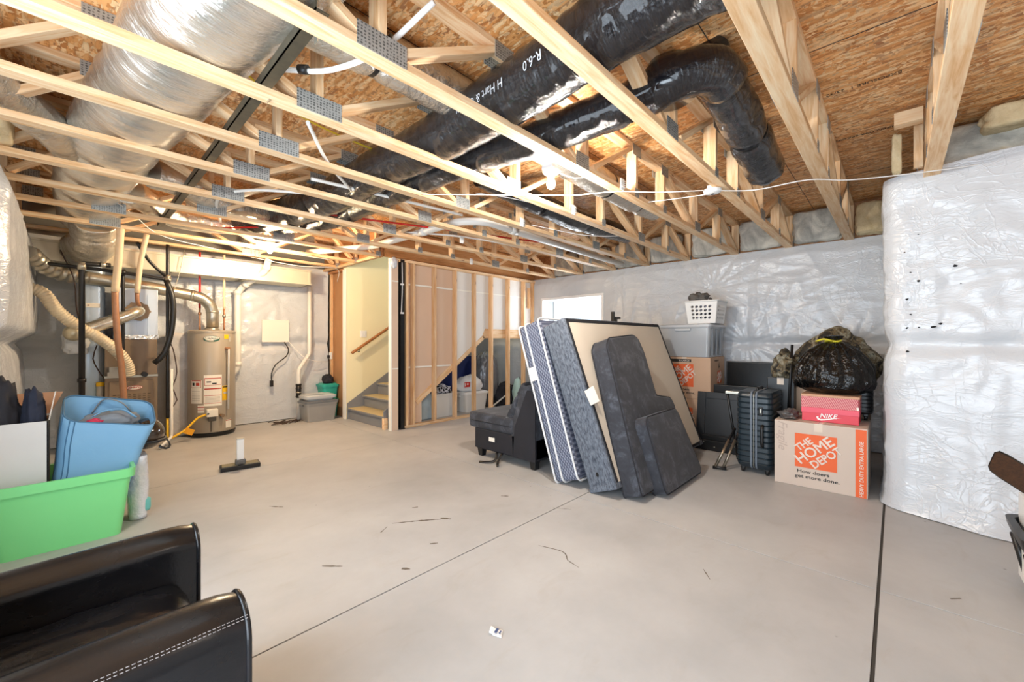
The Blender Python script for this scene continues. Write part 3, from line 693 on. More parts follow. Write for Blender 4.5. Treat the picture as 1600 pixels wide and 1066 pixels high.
t1, p1, f1, c1 = duct('black_flex_duct', 'large black insulated flex duct, the longest run through the trusses', 'duct', [(1.60, -.9, 2.72), (1.63, .2, 2.72), (1.66, .95, 2.725), (1.69, 1.35, 2.71), (1.73, 1.85, 2.72), (1.73, 2.4, 2.70), (1.73, 3.15, 2.72), (1.71, 4.0, 2.70), (1.62, 4.9, 2.72), (1.4, 5.7, 2.73)], .158, M['blackduct'], 1, .07, straps=(5.2,))
t2, p2, f2, c2 = duct('black_flex_duct', 'slimmer black flex duct beside the big one, ending in an elbow', 'duct', [(2.50, .70, 2.76), (2.36, .73, 2.765), (2.25, .86, 2.74), (2.23, 1.06, 2.70), (2.20, 1.4, 2.69), (2.13, 1.86, 2.67), (2.06, 2.4, 2.685), (2.01, 3.0, 2.67), (2.02, 3.8, 2.69), (1.96, 4.7, 2.68), (1.7, 5.4, 2.70)], .118, M['blackduct'], 4, .08, straps=(.62,))
bm = BM(); lathe(bm, [(.02, .0), (.135, .01), (.15, .05), (.145, .15), (.12, .20), (.03, .22)], 24, (0, 0, 0), lambda a, z: 1 + .06 * nz(math.cos(a) * 2, math.sin(a) * 2, z * 9)); o = mk('elbow_boot', bm, M['blackduct'], t2); o.location = V((2.27, .92, 2.64)) - t2.location
duct('black_flex_duct', 'short black duct drop running from the elbow towards the right wall', 'duct', [(2.40, .78, 2.86), (2.55, .77, 2.85), (2.75, .765, 2.83), (3.05, .76, 2.79), (3.35, .76, 2.735), (3.62, .76, 2.69), (3.78, .76, 2.675)], .132, M['blackduct'], 9, .11, straps=(.22, .85))
duct('black_flex_duct', 'black flex duct sagging along the trusses beyond the lit bulb', 'duct', [(2.5, 2.72, 2.80), (3.0, 2.70, 2.74), (3.4, 2.68, 2.70), (3.9, 2.67, 2.68), (4.4, 2.68, 2.71), (5.2, 2.70, 2.76)], .115, M['blackduct'], 12, .07, straps=(.8, 1.6))
duct('foil_duct', 'huge silver foil duct hanging at the left behind the first trusses', 'duct', [(.62, 1.2, 2.78), (.50, 1.8, 2.765), (.40, 2.4, 2.755), (.335, 3.0, 2.75), (.26, 3.6, 2.745), (.19, 4.3, 2.745), (.13, 5.2, 2.745), (.11, 6.2, 2.74), (.13, 6.6, 2.66)], .25, M['foil'], 20, .05, 40, .025, .76)
duct('foil_duct', 'silver foil duct crossing behind the middle bulb between two trusses', 'duct', [(.60, 2.02, 2.83), (1.2, 2.02, 2.83), (2.0, 2.03, 2.84), (2.7, 2.03, 2.82), (3.3, 2.03, 2.80), (4.0, 2.02, 2.79), (4.5, 2.0, 2.80)], .125, M['foil2'], 25, .07, straps=(.5, 2.9, 3.5))
duct('foil_duct', 'silver foil duct branching off toward the left corner', 'duct', [(-.4, 3.25, 2.72), (-.25, 3.7, 2.70), (-.1, 4.05, 2.69), (.02, 4.6, 2.72)], .11, M['foil2'], 29, .1)
duct('foil_duct', 'crumpled foil duct beside the steel bar near the utility corner', 'duct', [(.45, 4.6, 2.72), (.75, 4.75, 2.71), (1.1, 4.95, 2.70), (1.45, 5.1, 2.72)], .12, M['foil2'], 33, .12)
duct('foil_duct', 'foil duct drooping over the third short truss bay', 'duct', [(.35, 5.2, 2.70), (.65, 5.75, 2.69), (.95, 5.85, 2.68), (1.3, 5.85, 2.70)], .115, M['foil2'], 36, .12)
duct('foil_elbow', 'fat crumpled foil elbow dropping into the sheet-metal trunk', 'duct', [(.16, 6.30, 2.62), (.16, 6.44, 2.52), (.16, 6.56, 2.42), (.10, 6.78, 2.36), (.06, 6.88, 2.36)], .20, M['foil2'], 40, .10, 32, .02)
# printed brand on the long black duct
def duct_text(s, size, at, ang, path, fr, cum, r, parent, mat):
    cu = bpy.data.curves.new('tmp', 'FONT'); cu.body = s; cu.size = size; cu.resolution_u = 2; cu.align_y = 'CENTER'; cu.shear = .2
    ob = bpy.data.objects.new('tmp', cu); C.objects.link(ob); bpy.context.view_layer.update()
    me = bpy.data.meshes.new_from_object(ob.evaluated_get(bpy.context.evaluated_depsgraph_get())); bpy.data.objects.remove(ob)
    for v in me.vertices:
        sdist = at + v.co.x; k = min(max(range(len(cum)), key=lambda i: -abs(cum[i] - sdist)), len(cum) - 1); p, t, n, b = fr[k]; p = p + t * (sdist - cum[k]); a = ang - v.co.y / r
        v.co = p + n * (math.cos(a) * (r * 1.035)) + b * (math.sin(a) * (r * 1.035))
    me.materials.clear(); link_mesh('printed_lettering', me, mat, parent, True)
ink_w = plain('silver_ink', '#c9ccd2', .4)
A0 = R(-104)
duct_text('H Hart & Cooley', .062, 2.40, A0, p1, f1, c1, .158, t1, ink_w); duct_text('R-6.0', .06, 2.12, A0, p1, f1, c1, .158, t1, ink_w)
duct_text('H Hart & Cooley R-6.0', .06, 1.02, A0, p1, f1, c1, .158, t1, ink_w)

# steel bar, pipes and wires among the trusses
o = T('steel_bar', 'dark steel angle bar tied across the tops of the bottom chords', 'steel bar', (.65, 3.9, ZB + TT))
bm = BM(); box2(bm, (-.026, -2.3, .0), (.026, 2.0, .005)); box2(bm, (-.026, -2.3, .0), (-.021, 2.0, .05)); mk('angle', bm, M['angle'], o)
for y in (-2.2, -1.6): bm = BM(); box2(bm, (.02, y, -.05), (.024, y + .03, .12)); mk('hanger_strap', bm, M['galv'], o)
def pipe(name, label, cat, pts, r, mat, seg=10, fil=0, step=.06, part='pipe', extra=None):
    pts = [V(p) for p in pts]; path = fillet(pts, fil) if fil else catmull(pts, step); mid = path[len(path) // 2]
    t = T(name, label, cat, (mid.x, mid.y, min(p.z for p in path) - r)); bm = BM(); tube(bm, None, r, seg, None, True, path); mk(part, bm, mat, t, True); return t
def fitting(t, p, q, r, mat, name='coupling'):
    bm = BM(); tube(bm, [V(p), V(q)], r, 14); return mk(name, bm, mat, t, True)
t = pipe('drain_pipe', 'long white drain pipe with bends running under the trusses over the stud wall', 'pipe', [(2.35, 6.3, 2.60), (2.82, 5.3, 2.61), (2.86, 4.30, 2.61), (2.90, 3.52, 2.62), (3.12, 3.30, 2.62), (3.6, 3.32, 2.61), (6.3, 3.36, 2.59)], .042, M['pvc'], 16, .12)
for p, q in (((2.865, 4.2, 2.611), (2.87, 4.1, 2.612)), ((3.52, 3.316, 2.611), (3.62, 3.321, 2.61))): fitting(t, p, q, .048, M['pvc'])
pipe('water_pipe', 'straight white water pipe crossing under the black ducts', 'pipe', [(1.30, 3.42, 2.60), (1.95, 3.34, 2.60), (2.75, 3.28, 2.605)], .014, M['pvc'])
pipe('water_pipe', 'white water pipe slanting between the fourth and fifth trusses', 'pipe', [(.98, 2.63, 2.64), (1.25, 3.0, 2.60), (1.62, 3.40, 2.59)], .012, M['pvc'])
pipe('water_pipe', 'white water pipe passing over the gusset plates towards the corner', 'pipe', [(1.45, 3.75, 2.60), (1.05, 4.05, 2.60), (.9, 4.5, 2.60), (1.1, 5.4, 2.60)], .013, M['pvc'])
pipe('water_pipe', 'white pipe clipped beside the long drain pipe over the stud wall', 'pipe', [(2.45, 4.45, 2.60), (3.3, 3.95, 2.60), (4.4, 3.80, 2.60), (6.2, 3.80, 2.59)], .012, M['pvc'])
t = pipe('tubing', 'white tubing in black clips curving past the second gusset row', 'tube', [(1.06, 1.45, 2.76), (.98, 1.75, 2.66), (.86, 2.00, 2.62), (.74, 2.22, 2.66), (.55, 2.5, 2.72), (.42, 2.9, 2.8)], .013, M['white'])
for p, q in (((1.0, 1.68, 2.685), (.985, 1.72, 2.675)), ((.79, 2.12, 2.64), (.765, 2.16, 2.648))): fitting(t, p, q, .022, M['black'], 'clip')
pipe('cable', 'yellow cable stapled along the floor sheathing behind the gusset plates', 'cable', [(.55, 2.75, 2.93), (1.0, 3.0, 2.87), (1.55, 3.1, 2.86), (2.1, 3.2, 2.92)], .007, M['yellow_cable'])
for i, (pts, d) in enumerate(((((.9, 6.0, 2.60), (1.5, 5.2, 2.60), (1.7, 4.6, 2.60), (2.2, 4.4, 2.60), (3.2, 4.35, 2.60)), 'curving in front of the utility bulb'), (((1.6, 4.4, 2.62), (2.4, 4.15, 2.63), (3.2, 3.9, 2.64), (4.6, 3.5, 2.66)), 'crossing above the long drain pipe'), (((1.0, 5.2, 2.61), (1.6, 5.0, 2.59), (2.3, 5.0, 2.60)), 'short and bright beside the black ducts end'))):
    pipe('tubing', 'red water tubing %s' % d, 'tube', pts, .011, M['red'])
for i, (pts, d) in enumerate(((((4.4, -.55, 2.545), (4.15, -.12, 2.51), (3.95, .25, 2.50), (3.75, .48, 2.505), (3.62, .80, 2.475), (3.49, 1.06, 2.50)), 'strung from the bay top to the smoke detector'),
    (((3.46, 1.08, 2.50), (3.2, 1.4, 2.495), (3.0, 1.65, 2.51), (2.8, 1.95, 2.50), (2.45, 2.35, 2.51), (2.0, 2.9, 2.53)), 'running on from the smoke detector toward the middle'),
    (((3.62, 1.0, 2.52), (3.7, 1.25, 2.56), (3.5, 1.62, 2.54), (3.6, 1.75, 2.60)), 'looping up behind the smoke detector'),
    (((2.42, 1.86, 2.57), (2.62, 1.80, 2.55), (2.78, 1.72, 2.60)), 'feeding the middle lampholder'),
    (((2.6, 2.9, 2.70), (2.75, 2.6, 2.62), (3.2, 2.40, 2.58), (3.9, 2.38, 2.60)), 'draped over the truss behind the middle bulb'),
    (((3.5, 2.98, 2.60), (4.2, 2.72, 2.57), (4.7, 2.40, 2.60)), 'draped toward the right wall beyond the drain pipe'),
    (((.0, 4.7, 2.64), (.4, 5.6, 2.58), (.7, 6.2, 2.52), (1.3, 6.5, 2.50)), 'hanging below the short trusses at the left'),
    (((1.3, 5.5, 2.51), (1.7, 5.75, 2.50), (2.1, 6.0, 2.49), (2.6, 6.1, 2.50)), 'running past the utility bulb'),
    (((1.75, 6.8, 2.51), (2.3, 6.5, 2.42), (2.9, 6.6, 2.47), (3.05, 6.9, 2.30)), 'sagging by the stair header'))):
    pipe('cable', 'thin white cable %s' % d, 'cable', pts, .0042, M['white'], 8)
for (x, y, z, d) in ((3.0, 1.655, 2.555, 'on the fourth truss by the lampholder'), (3.28, 2.315, 2.56, 'on the fifth truss beside the middle bulb'), (3.25, 2.955, 2.56, 'on the sixth truss beyond the bulb'), (3.24, 3.93, 2.54, 'under the long drain pipe over the stud wall'), (4.2, 4.85, 2.53, 'at the truss over the stud wall')):
    o = T('cable_clamp', 'white cable stacker clip %s' % d, 'cable clip', (x, y - .01, z - .04), 0, 'white cable clips on the trusses')
    bm = BM(); box(bm, (0, -.045, .04), (.05, .012, .09), None, .003); mk('body', bm, M['white'], o)
    bm = BM(); [box(bm, (.0, -.055, .015 + .017 * k), (.06, .012, .004)) for k in range(4)]; mk('comb', bm, M['white'], o)
# bulbs and smoke detector
def lampholder(loc, label, flip=False):
    t = T('lampholder', label, 'bulb holder', loc)
    bm = BM(); lathe(bm, [(.02, .075), (.062, .075), (.062, .062), (.05, .05), (.03, .044), (.027, .026), (.02, .024)], 24); mk('porcelain_base', bm, M['white'], t)
    bm = BM(); lathe(bm, [(.012, .035), (.016, .02), (.030, -.005), (.033, -.03), (.026, -.05), (.012, -.06), (.002, -.062)], 20); mk('bulb', bm, M['bulb'], t)
    bm = BM(); box(bm, (0, 0, .09), (.10, .10, .03), None, .006); mk('junction_box', bm, plain('blue_box', '#b9bcc0', .5), t); return t
lampholder((2.41, 1.86, 2.485), 'lit bare bulb in a white porcelain holder in the middle of the ceiling')
lampholder((1.70, 5.80, 2.475), 'lit bare bulb over the utility corner near the water heater')
lampholder((.8, -1.3, 2.485), 'added bare fill bulb, unseen behind the first truss, nearest the photographer')  # added holder and bulb for the unseen rear fill light
t = T('smoke_detector', 'round white smoke detector hanging under the third truss by its cable', 'smoke detector', (3.49, 1.07, 2.475))
bm = BM(); lathe(bm, [(.01, .035), (.066, .035), (.068, .02), (.055, .008), (.02, .0), (.004, .0)], 28); mk('cover', bm, M['white'], t)
bm = BM(); lathe(bm, [(.012, .0), (.012, -.003), (.003, -.003)], 14); mk('test_button', bm, M['black'], t); bm = BM(); box(bm, (0, 0, .05), (.06, .06, .03)); mk('mounting_bracket', bm, M['white'], t)
# ---------------------------------------------------------------- utility corner
tan = plain('tan_enamel', '#a59a8a', .38, .15); brown = plain('brown_enamel', '#85705a', .45, .1); paper = plain('label_paper', '#ece6da', .6); lred = plain('label_red', '#b8402f', .6); lgrey = plain('label_grey', '#b9b3a8', .6)
HX, HY, HR_ = 1.33, 7.02, .272
wh = T('water_heater', 'tall tan gas water heater standing by the back wall', 'water heater', (HX, HY, 0))
bm = BM(); lathe(bm, [(HR_ - .02, .05), (HR_, .06), (HR_, 1.42), (HR_ - .005, 1.435), (HR_ - .03, 1.445), (.10, 1.455), (.02, 1.455)], 48); mk('tank_jacket', bm, tan, wh, angle=40)
bm = BM(); lathe(bm, [(HR_ - .03, .0), (HR_ - .01, .0), (HR_ + .004, .04), (HR_ + .002, .055), (HR_ - .03, .055)], 48); mk('base_ring', bm, M['black'], wh, angle=40)
bm = BM(); lathe(bm, [(HR_ - .004, 1.405), (HR_ + .006, 1.41), (HR_ + .006, 1.438), (HR_ - .03, 1.45)], 48); mk('top_cover', bm, tan, wh, angle=40)
camdir = math.atan2(-HY, -HX)   # the side that faces the room
def on_tank(name, a0, z0, w, h, mat, off=.003, parent=wh, rr=HR_):
    """label wrapped round the tank; a0 in metres along the girth (to the right as seen from the room)"""
    bm = BM(); n = max(2, int(w / .03)); vs = []
    for i in range(n + 1):
        a = camdir + (a0 + w * i / n) / rr; q = rr + off
        vs.append((bm.verts.new((math.cos(a) * q, math.sin(a) * q, z0)), bm.verts.new((math.cos(a) * q, math.sin(a) * q, z0 + h))))
    for i in range(n): bm.faces.new((vs[i][0], vs[i+1][0], vs[i+1][1], vs[i][1]))
    return mk(name, bm, mat, parent)
def tank_text(s, size, a0, z, mat, off=.006):
    a = camdir + a0 / HR_; n = V((math.cos(a), math.sin(a), 0)); u = V((-n.y, n.x, 0))
    return text('label_lettering', s, size, n * (HR_ + off), u, (0, 0, 1), mat, wh, .0, lift=0) if False else text('label_lettering', s, size, n * (HR_ + off) + V((0, 0, z)), u, (0, 0, 1), mat, wh, 0, lift=0)
def ell(name, a0, z0, w, h, mat, off):
    bm = BM(); vs = []
    for i in range(28):
        t = 2 * PI * i / 28; a = camdir + (a0 + w / 2 * math.cos(t)) / HR_; q = HR_ + off; vs.append(bm.verts.new((math.cos(a) * q, math.sin(a) * q, z0 + h / 2 * math.sin(t))))
    bm.faces.new(vs); return mk(name, bm, mat, wh)
dg = plain('label_green', '#14503e', .5)
ell('badge', -.005, 1.33, .185, .085, dg, .003); ell('badge_face', -.005, 1.34, .165, .055, paper, .0045); tank_text('A.O.Smith', .036, -.005, 1.34, dg, .0065)
on_tank('energy_label', .14, 1.33, .06, .06, M['yellow']); on_tank('warning_label', .205, 1.29, .03, .07, lgrey)
on_tank('instruction_label', -.09, .42, .20, .42, paper); on_tank('label_frame', -.085, .70, .19, .10, lred, .004); on_tank('label_panel', -.078, .705, .176, .083, paper, .005)
on_tank('label_stripe', -.085, .645, .19, .016, lred, .004); on_tank('label_stripe', -.085, .56, .19, .006, lred, .004); on_tank('label_stripe', -.085, .455, .19, .006, lred, .004)
on_tank('instruction_label', -.262, .46, .15, .31, paper); on_tank('label_frame', -.252, .67, .13, .10, lred, .004); on_tank('label_panel', -.247, .675, .12, .085, paper, .005)
for k in range(5): on_tank('label_print', -.245, .50 + k * .03, .11, .006, lgrey, .005); on_tank('label_print', -.075, .475 + k * .016, .165, .005, lgrey, .005)
on_tank('flame_pictogram', -.235, .70, .03, .04, M['black'], .006); on_tank('flame_pictogram', -.185, .70, .045, .04, lred, .006); on_tank('pipe_pictogram', -.06, .74, .05, .015, M['black'], .006); on_tank('pipe_pictogram', .0, .715, .05, .018, M['black'], .006)
on_tank('energy_guide_label', .115, .485, .10, .20, M['yellow']); on_tank('label_print', .12, .66, .09, .012, M['black'], .005); on_tank('label_print', .13, .57, .07, .03, lgrey, .005)
on_tank('small_label', -.165, .335, .08, .10, paper); on_tank('label_stripe', -.165, .405, .08, .012, lred, .005); on_tank('label_stripe', -.165, .37, .08, .006, lred, .005); on_tank('small_label', .16, .10, .085, .11, paper); on_tank('label_stripe', .16, .195, .085, .01, lred, .005)
on_tank('burner_door', -.13, .07, .27, .17, tan, .014); on_tank('burner_door_panel', -.02, .075, .02, .16, plain('dark_gap', '#5d564c', .6), .016)
def tank_pt(a0, z, off=0): a = camdir + a0 / HR_; return V((math.cos(a) * (HR_ + off), math.sin(a) * (HR_ + off), z))
nrm = tank_pt(0, 0, 1) - tank_pt(0, 0, 0)
rotc = MX.Rotation(camdir + .15, 3, 'Z')
bm = BM(); box(bm, tank_pt(.0, .335, .045), (.08, .125, .10), rotc, .008); mk('gas_valve', bm, paper, wh)
bm = BM(); box(bm, tank_pt(.0, .26, .04), (.06, .09, .07), rotc, .01); mk('gas_control', bm, plain('dark_alloy', '#57534d', .4, .5), wh)
bm = BM(); tube(bm, [tank_pt(-.03, .33, .09), tank_pt(-.03, .33, .10)], .012, 12); mk('dial', bm, M['black'], wh)
bm = BM(); tube(bm, [tank_pt(.10, .285, 0), tank_pt(.10, .285, .07)], .022, 14); mk('drain_valve', bm, brown, wh)
bm = BM(); tube(bm, fillet([tank_pt(.165, 1.20, -.01), tank_pt(.165, 1.20, .05), tank_pt(.165, 1.16, .055), tank_pt(.165, .36, .045)], .03), .011, 12); mk('relief_pipe', bm, M['pvc'], wh)
bm = BM(); tube(bm, [tank_pt(.165, 1.20, -.01), tank_pt(.165, 1.20, .06)], .02, 12); mk('relief_valve', bm, M['copper'], wh)
bm = BM(); lathe(bm, [(.09, 1.455), (.09, 1.47), (.06, 1.50), (.05, 1.50)], 24); mk('draft_hood', bm, M['galv'], wh)
# vent pipe from the heater along the wall
vp = T('vent_pipe', 'galvanised vent pipe elbowing off the water heater and running left', 'vent pipe', (HX, HY - .03, 1.49))
path = [V(p) for p in [(HX, HY - .03, 1.49), (HX, HY - .03, 1.70), (HX - .03, HY - .04, 1.80), (HX - .12, HY - .05, 1.89), (HX - .25, HY - .06, 1.92), (.65, 6.9, 1.98), (.15, 6.85, 2.03), (-.02, 6.82, 2.04)]]
bm = BM(); tube(bm, None, .072, 20, lambda s, a: 1 + .03 * (abs(math.sin(s * 32)) > .97) , True, fillet(path[:2] + path[2:], .05)); mk('pipe', bm, M['galv'], vp, True)
for s in (-.0,): 
    for (p, q) in (((HX, HY - .03, 1.69), (HX, HY - .03, 1.72)), ((HX - .22, HY - .06, 1.915), (HX - .26, HY - .06, 1.92)), ((.12, 6.848, 2.032), (.08, 6.842, 2.034))): fitting(vp, p, q, .077, M['galv'], 'band')
bm = BM(); tube(bm, None, .08, 20, lambda s, a: 1 + .10 * math.sin(s * 75), True, catmull([(.0, 6.82, 2.04), (-.12, 6.75, 2.06), (-.24, 6.6, 2.12), (-.32, 6.4, 2.2)], .008)); mk('flexible_end', bm, M['galv'], vp, True)
pipe('water_pipe', 'red water line with a copper stub feeding the heater', 'pipe', [(1.20, 7.08, 2.54), (1.20, 7.08, 1.76)], .014, M['red'])
t = pipe('copper_stub', 'copper stub with a valve on the left of the heater top', 'pipe', [(1.20, 7.08, 1.76), (1.20, 7.08, 1.455)], .012, M['copper']); fitting(t, (1.20, 7.08, 1.66), (1.20, 7.08, 1.70), .02, M['copper'], 'valve')
t = pipe('water_pipe', 'cream water line dropping to the right of the heater top', 'pipe', [(1.48, 7.06, 2.54), (1.48, 7.06, 1.76)], .016, M['cream_foam'])
t = pipe('copper_stub', 'copper stub with a valve on the right of the heater top', 'pipe', [(1.48, 7.06, 1.76), (1.48, 7.06, 1.45)], .012, M['copper']); fitting(t, (1.48, 7.06, 1.64), (1.48, 7.06, 1.68), .022, M['galv'], 'valve')
gl = pipe('gas_line', 'yellow gas connector looping from the black pipe to the heater valve', 'gas line', [(.80, 6.62, .34), (.80, 6.62, .09), (.83, 6.62, .08), (.98, 6.68, .15), (1.12, 6.72, .29), (1.26, 6.72, .335)], .014, M['yellow'], 12, .04)
bm = BM(); box(bm, (1.02, 6.67, .13), (.10, .01, .075), MX.Rotation(.5, 3, 'Y')); mk('tag', bm, plain('orange_tag', '#f0a81c', .5), gl, True)
# sheet-metal trunk along the back wall
td = T('trunk_duct', 'long rectangular sheet-metal trunk hung along the top of the back wall', 'duct', (1.2, 7.1, 2.20))
bm = BM(); box2(bm, (-1.52, -.20, .0), (1.42, .22, .235), .006); mk('trunk', bm, M['duct_tan'], td)
bm = BM(); box2(bm, (-1.52, -.225, .0), (1.425, -.2, .022)); box2(bm, (-1.52, -.225, .21), (1.425, -.2, .235)); [box2(bm, (x, -.207, .0), (x + .03, .224, .238)) for x in (-1.1, -.35, .45, 1.38)]; mk('flange', bm, M['duct_tan'], td)
bm = BM(); box2(bm, (1.421, -.16, .02), (1.427, .18, .21)); mk('end_cap', bm, M['galv'], td)
# furnace
fu = T('furnace', 'brown furnace cabinet with louvres left of the water heater', 'furnace', (.485, 7.06, 0))
bm = BM(); box2(bm, (-.235, -.30, 0), (.235, .24, .86), .006); mk('cabinet', bm, brown, fu)
bm = BM(); box2(bm, (-.20, -.315, .12), (.20, -.30, .815), .006); mk('front_door', bm, brown, fu)
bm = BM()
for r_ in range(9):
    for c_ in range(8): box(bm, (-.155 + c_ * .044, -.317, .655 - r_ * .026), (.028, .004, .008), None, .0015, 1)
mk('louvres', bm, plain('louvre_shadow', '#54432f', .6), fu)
bm = BM(); loft(bm, [[V((.02 + .068 * math.cos(2*PI*i/24), y, .735 + .022 * math.sin(2*PI*i/24))) for i in range(24)] for y in (-.315, -.322)]); mk('badge', bm, paper, fu)
bm = BM(); loft(bm, [[V((.02 + .072 * math.cos(2*PI*i/24), y, .735 + .026 * math.sin(2*PI*i/24))) for i in range(24)] for y in (-.315, -.319)]); mk('badge_rim', bm, lred, fu)
text('badge_lettering', 'LENNOX', .030, (.02, -.3225, .735), (1, 0, 0), (0, 0, 1), lred, fu, .0006)
bm = BM(); box2(bm, (-.24, -.305, .86), (.24, .245, .885)); mk('top_flange', bm, M['galv'], fu)
bm = BM(); box2(bm, (-.235, -.26, .885), (.235, .24, 1.32), .004); mk('coil_case', bm, plain('dark_coil_case', '#7c6a57', .5), fu)
bm = BM(); box2(bm, (-.215, -.315, .862), (-.09, -.15, .93)); box2(bm, (-.20, -.31, .93), (-.12, -.2, .99)); mk('control_box', bm, plain('grey_control', '#b3aea4', .5), fu)
bm = BM(); tube(bm, [V((.11, -.36, .89)), V((.11, -.28, .89))], .03, 16); mk('gas_port', bm, M['black'], fu)
pl = T('supply_plenum', 'white-blue sheet plenum above the furnace coil', 'plenum', (.53, 7.08, 1.325))
bm = BM(); box2(bm, (-.20, -.26, 0), (.20, .22, .62), .004); [box2(bm, (x, -.266, .02), (x + .006, -.26, .55)) for x in (-.1, .0, .1)]; mk('sheet', bm, plain('pale_blue_foil_board', '#cfdcec', .35, .2, '#bccbe0', 5), pl)
bm = BM(); grid(bm, 40, 4, lambda u, v: V((-.205 + .41 * u, -.27 + .008 * nz(u * 22, v * 2), .0 + .05 * v - .012 * abs(nz(u * 30, 3))))); mk('taped_edge', bm, M['foil2'], pl)
rd = T('return_duct', 'upright blue-grey sheet-metal return duct beside the furnace', 'duct', (.155, 7.12, 0))
bm = BM(); loft(bm, [rrect(.21, .40, .06, z) for z in (0, 2.19)], True, True); mk('sheet', bm, plain('blue_grey_sheet', '#c4d0dc', .3, .5, '#aebdcb', 5), rd, angle=50)
bm = BM(); box(bm, (.0, -.203, 1.72), (.12, .006, .05), None, .004); mk('cover_strip', bm, paper, rd); bm = BM(); tube(bm, [V((-.035, -.205, 1.72)), V((-.035, -.213, 1.72))], .008, 10); mk('screw', bm, M['copper'], rd)
fl = T('fresh_air_hose', 'ribbed cream flexible hose curving down onto the furnace', 'hose', (.25, 6.6, .88))
bm = BM(); tube(bm, None, .058, 18, lambda s, a: 1 + .06 * math.sin(s * 230), True, catmull([(-.36, 6.5, 1.86), (-.22, 6.5, 1.80), (-.12, 6.5, 1.62), (.02, 6.52, 1.47), (.20, 6.55, 1.33), (.36, 6.62, 1.16), (.44, 6.70, 1.0), (.455, 6.74, .89)], .005)); mk('hose', bm, plain('cream_flex_hose', '#e2d6bf', .5, .15, '#d3c3a4', 30), fl, True)
mp = T('metal_flue', 'shiny metal flue pipe with an elbow plugged into the plenum', 'flue', (.25, 6.66, 1.30))
bm = BM(); tube(bm, None, .066, 20, None, True, catmull([(.03, 6.55, 1.40), (.14, 6.57, 1.45), (.36, 6.60, 1.56), (.50, 6.64, 1.64), (.54, 6.74, 1.665), (.54, 6.84, 1.665)], .03)); mk('pipe', bm, plain('bright_galvanised', '#dcd8cb', .25, .85), mp, True)
for (p, q, r_) in (((.30, 6.592, 1.53), (.36, 6.60, 1.56), .071), ((.10, 6.562, 1.43), (.12, 6.566, 1.44), .071)): fitting(mp, p, q, r_, M['galv'], 'band')
bm = BM(); tube(bm, [V((.54, 6.79, 1.665)), V((.54, 6.82, 1.665))], .115, 24, lambda s, a: 1 + .08 * math.sin(a * 9)); mk('flashing', bm, plain('brown_tape', '#8f7a62', .5, .2), mp, True)
bm = BM(); ico(bm, (.0, 6.53, 1.385), (.085, .07, .085), None, 3); mk('end_elbow', bm, plain('dull_galvanised', '#c4bca4', .35, .7), mp, True)
heap('foil_wrap', 'torn white foil wrap hanging behind the metal flue elbow', 'wrap', (.02, 6.70, 1.16), (.10, .05, .22), M['poly'], 60, .35)
# black gas pipes, lines
gp = pipe('gas_pipe', 'thick black gas pipe standing in front of the return duct', 'gas pipe', [(.06, 6.35, .0), (.06, 6.35, 2.13), (.28, 6.38, 2.14)], .026, M['steel_black'], 14, .03)
fitting(gp, (.06, 6.35, 2.06), (.06, 6.35, 2.14), .034, M['galv'], 'elbow'); fitting(gp, (.20, 6.37, 2.14), (.24, 6.375, 2.14), .034, M['galv'], 'union'); fitting(gp, (.06, 6.35, .86), (.06, 6.35, .90), .036, M['steel_black'], 'cap')
gp = pipe('gas_pipe', 'black gas pipe running across below the foil elbow', 'gas pipe', [(-.22, 6.55, 2.12), (.30, 6.55, 2.10), (.80, 6.60, 2.06)], .020, M['steel_black'], 12); fitting(gp, (.39, 6.55, 2.07), (.39, 6.55, 2.13), .03, M['steel_black'], 'tee'); fitting(gp, (.77, 6.6, 2.062), (.83, 6.6, 2.06), .03, M['galv'], 'union')
gp = pipe('gas_pipe', 'black gas pipe dropping to the floor between furnace and heater', 'gas pipe', [(.80, 6.62, 2.50), (.80, 6.62, .34)], .019, M['steel_black'], 12); fitting(gp, (.80, 6.62, 2.06), (.80, 6.62, 2.12), .030, M['galv'], 'tee')
pipe('gas_pipe', 'black pipe running down behind the metal flue', 'gas pipe', [(.395, 6.60, 2.12), (.395, 6.62, 1.0)], .017, M['steel_black'], 12)
pipe('black_hose', 'thick black hose curling down beside the furnace coil', 'hose', [(.78, 6.56, 2.05), (.84, 6.54, 1.80), (.83, 6.54, 1.45), (.76, 6.55, 1.15), (.67, 6.58, 1.03)], .030, M['black'], 14)
pipe('black_hose', 'black rubber line sloping down to the gas union', 'hose', [(.50, 6.40, 2.44), (.62, 6.5, 2.25), (.77, 6.57, 2.10)], .018, M['black'], 10)
ls = pipe('refrigerant_line', 'cream foam-wrapped line with bare copper below, left of the pair', 'pipe', [(.35, 6.15, 2.54), (.335, 6.2, 2.2), (.31, 6.25, 1.84)], .034, M['cream_foam'], 14)
bm = BM(); tube(bm, None, .030, 14, lambda s, a: 1 + .06 * nz(s * 9, a), True, catmull([(.31, 6.25, 1.85), (.315, 6.25, 1.62), (.335, 6.27, 1.30), (.365, 6.30, 1.0), (.39, 6.32, .56)], .03)); mk('copper_wrap', bm, M['copper'], ls, True)
ls = pipe('refrigerant_line', 'cream foam-wrapped line ending above the flue elbow, right of the pair', 'pipe', [(.58, 6.35, 2.54), (.53, 6.4, 2.2), (.505, 6.45, 1.86)], .026, M['cream_foam'], 14)
bm = BM(); tube(bm, None, .02, 12, None, True, catmull([(.505, 6.45, 1.87), (.51, 6.47, 1.76), (.53, 6.52, 1.72)], .03)); mk('copper_end', bm, M['copper'], ls, True)
pipe('condensate_pipe', 'white condensate pipe running down to the floor beside the gas drop', 'pipe', [(.835, 6.6, .95), (.835, 6.6, .10), (.70, 6.40, .03)], .016, M['pvc'], 12, .04)
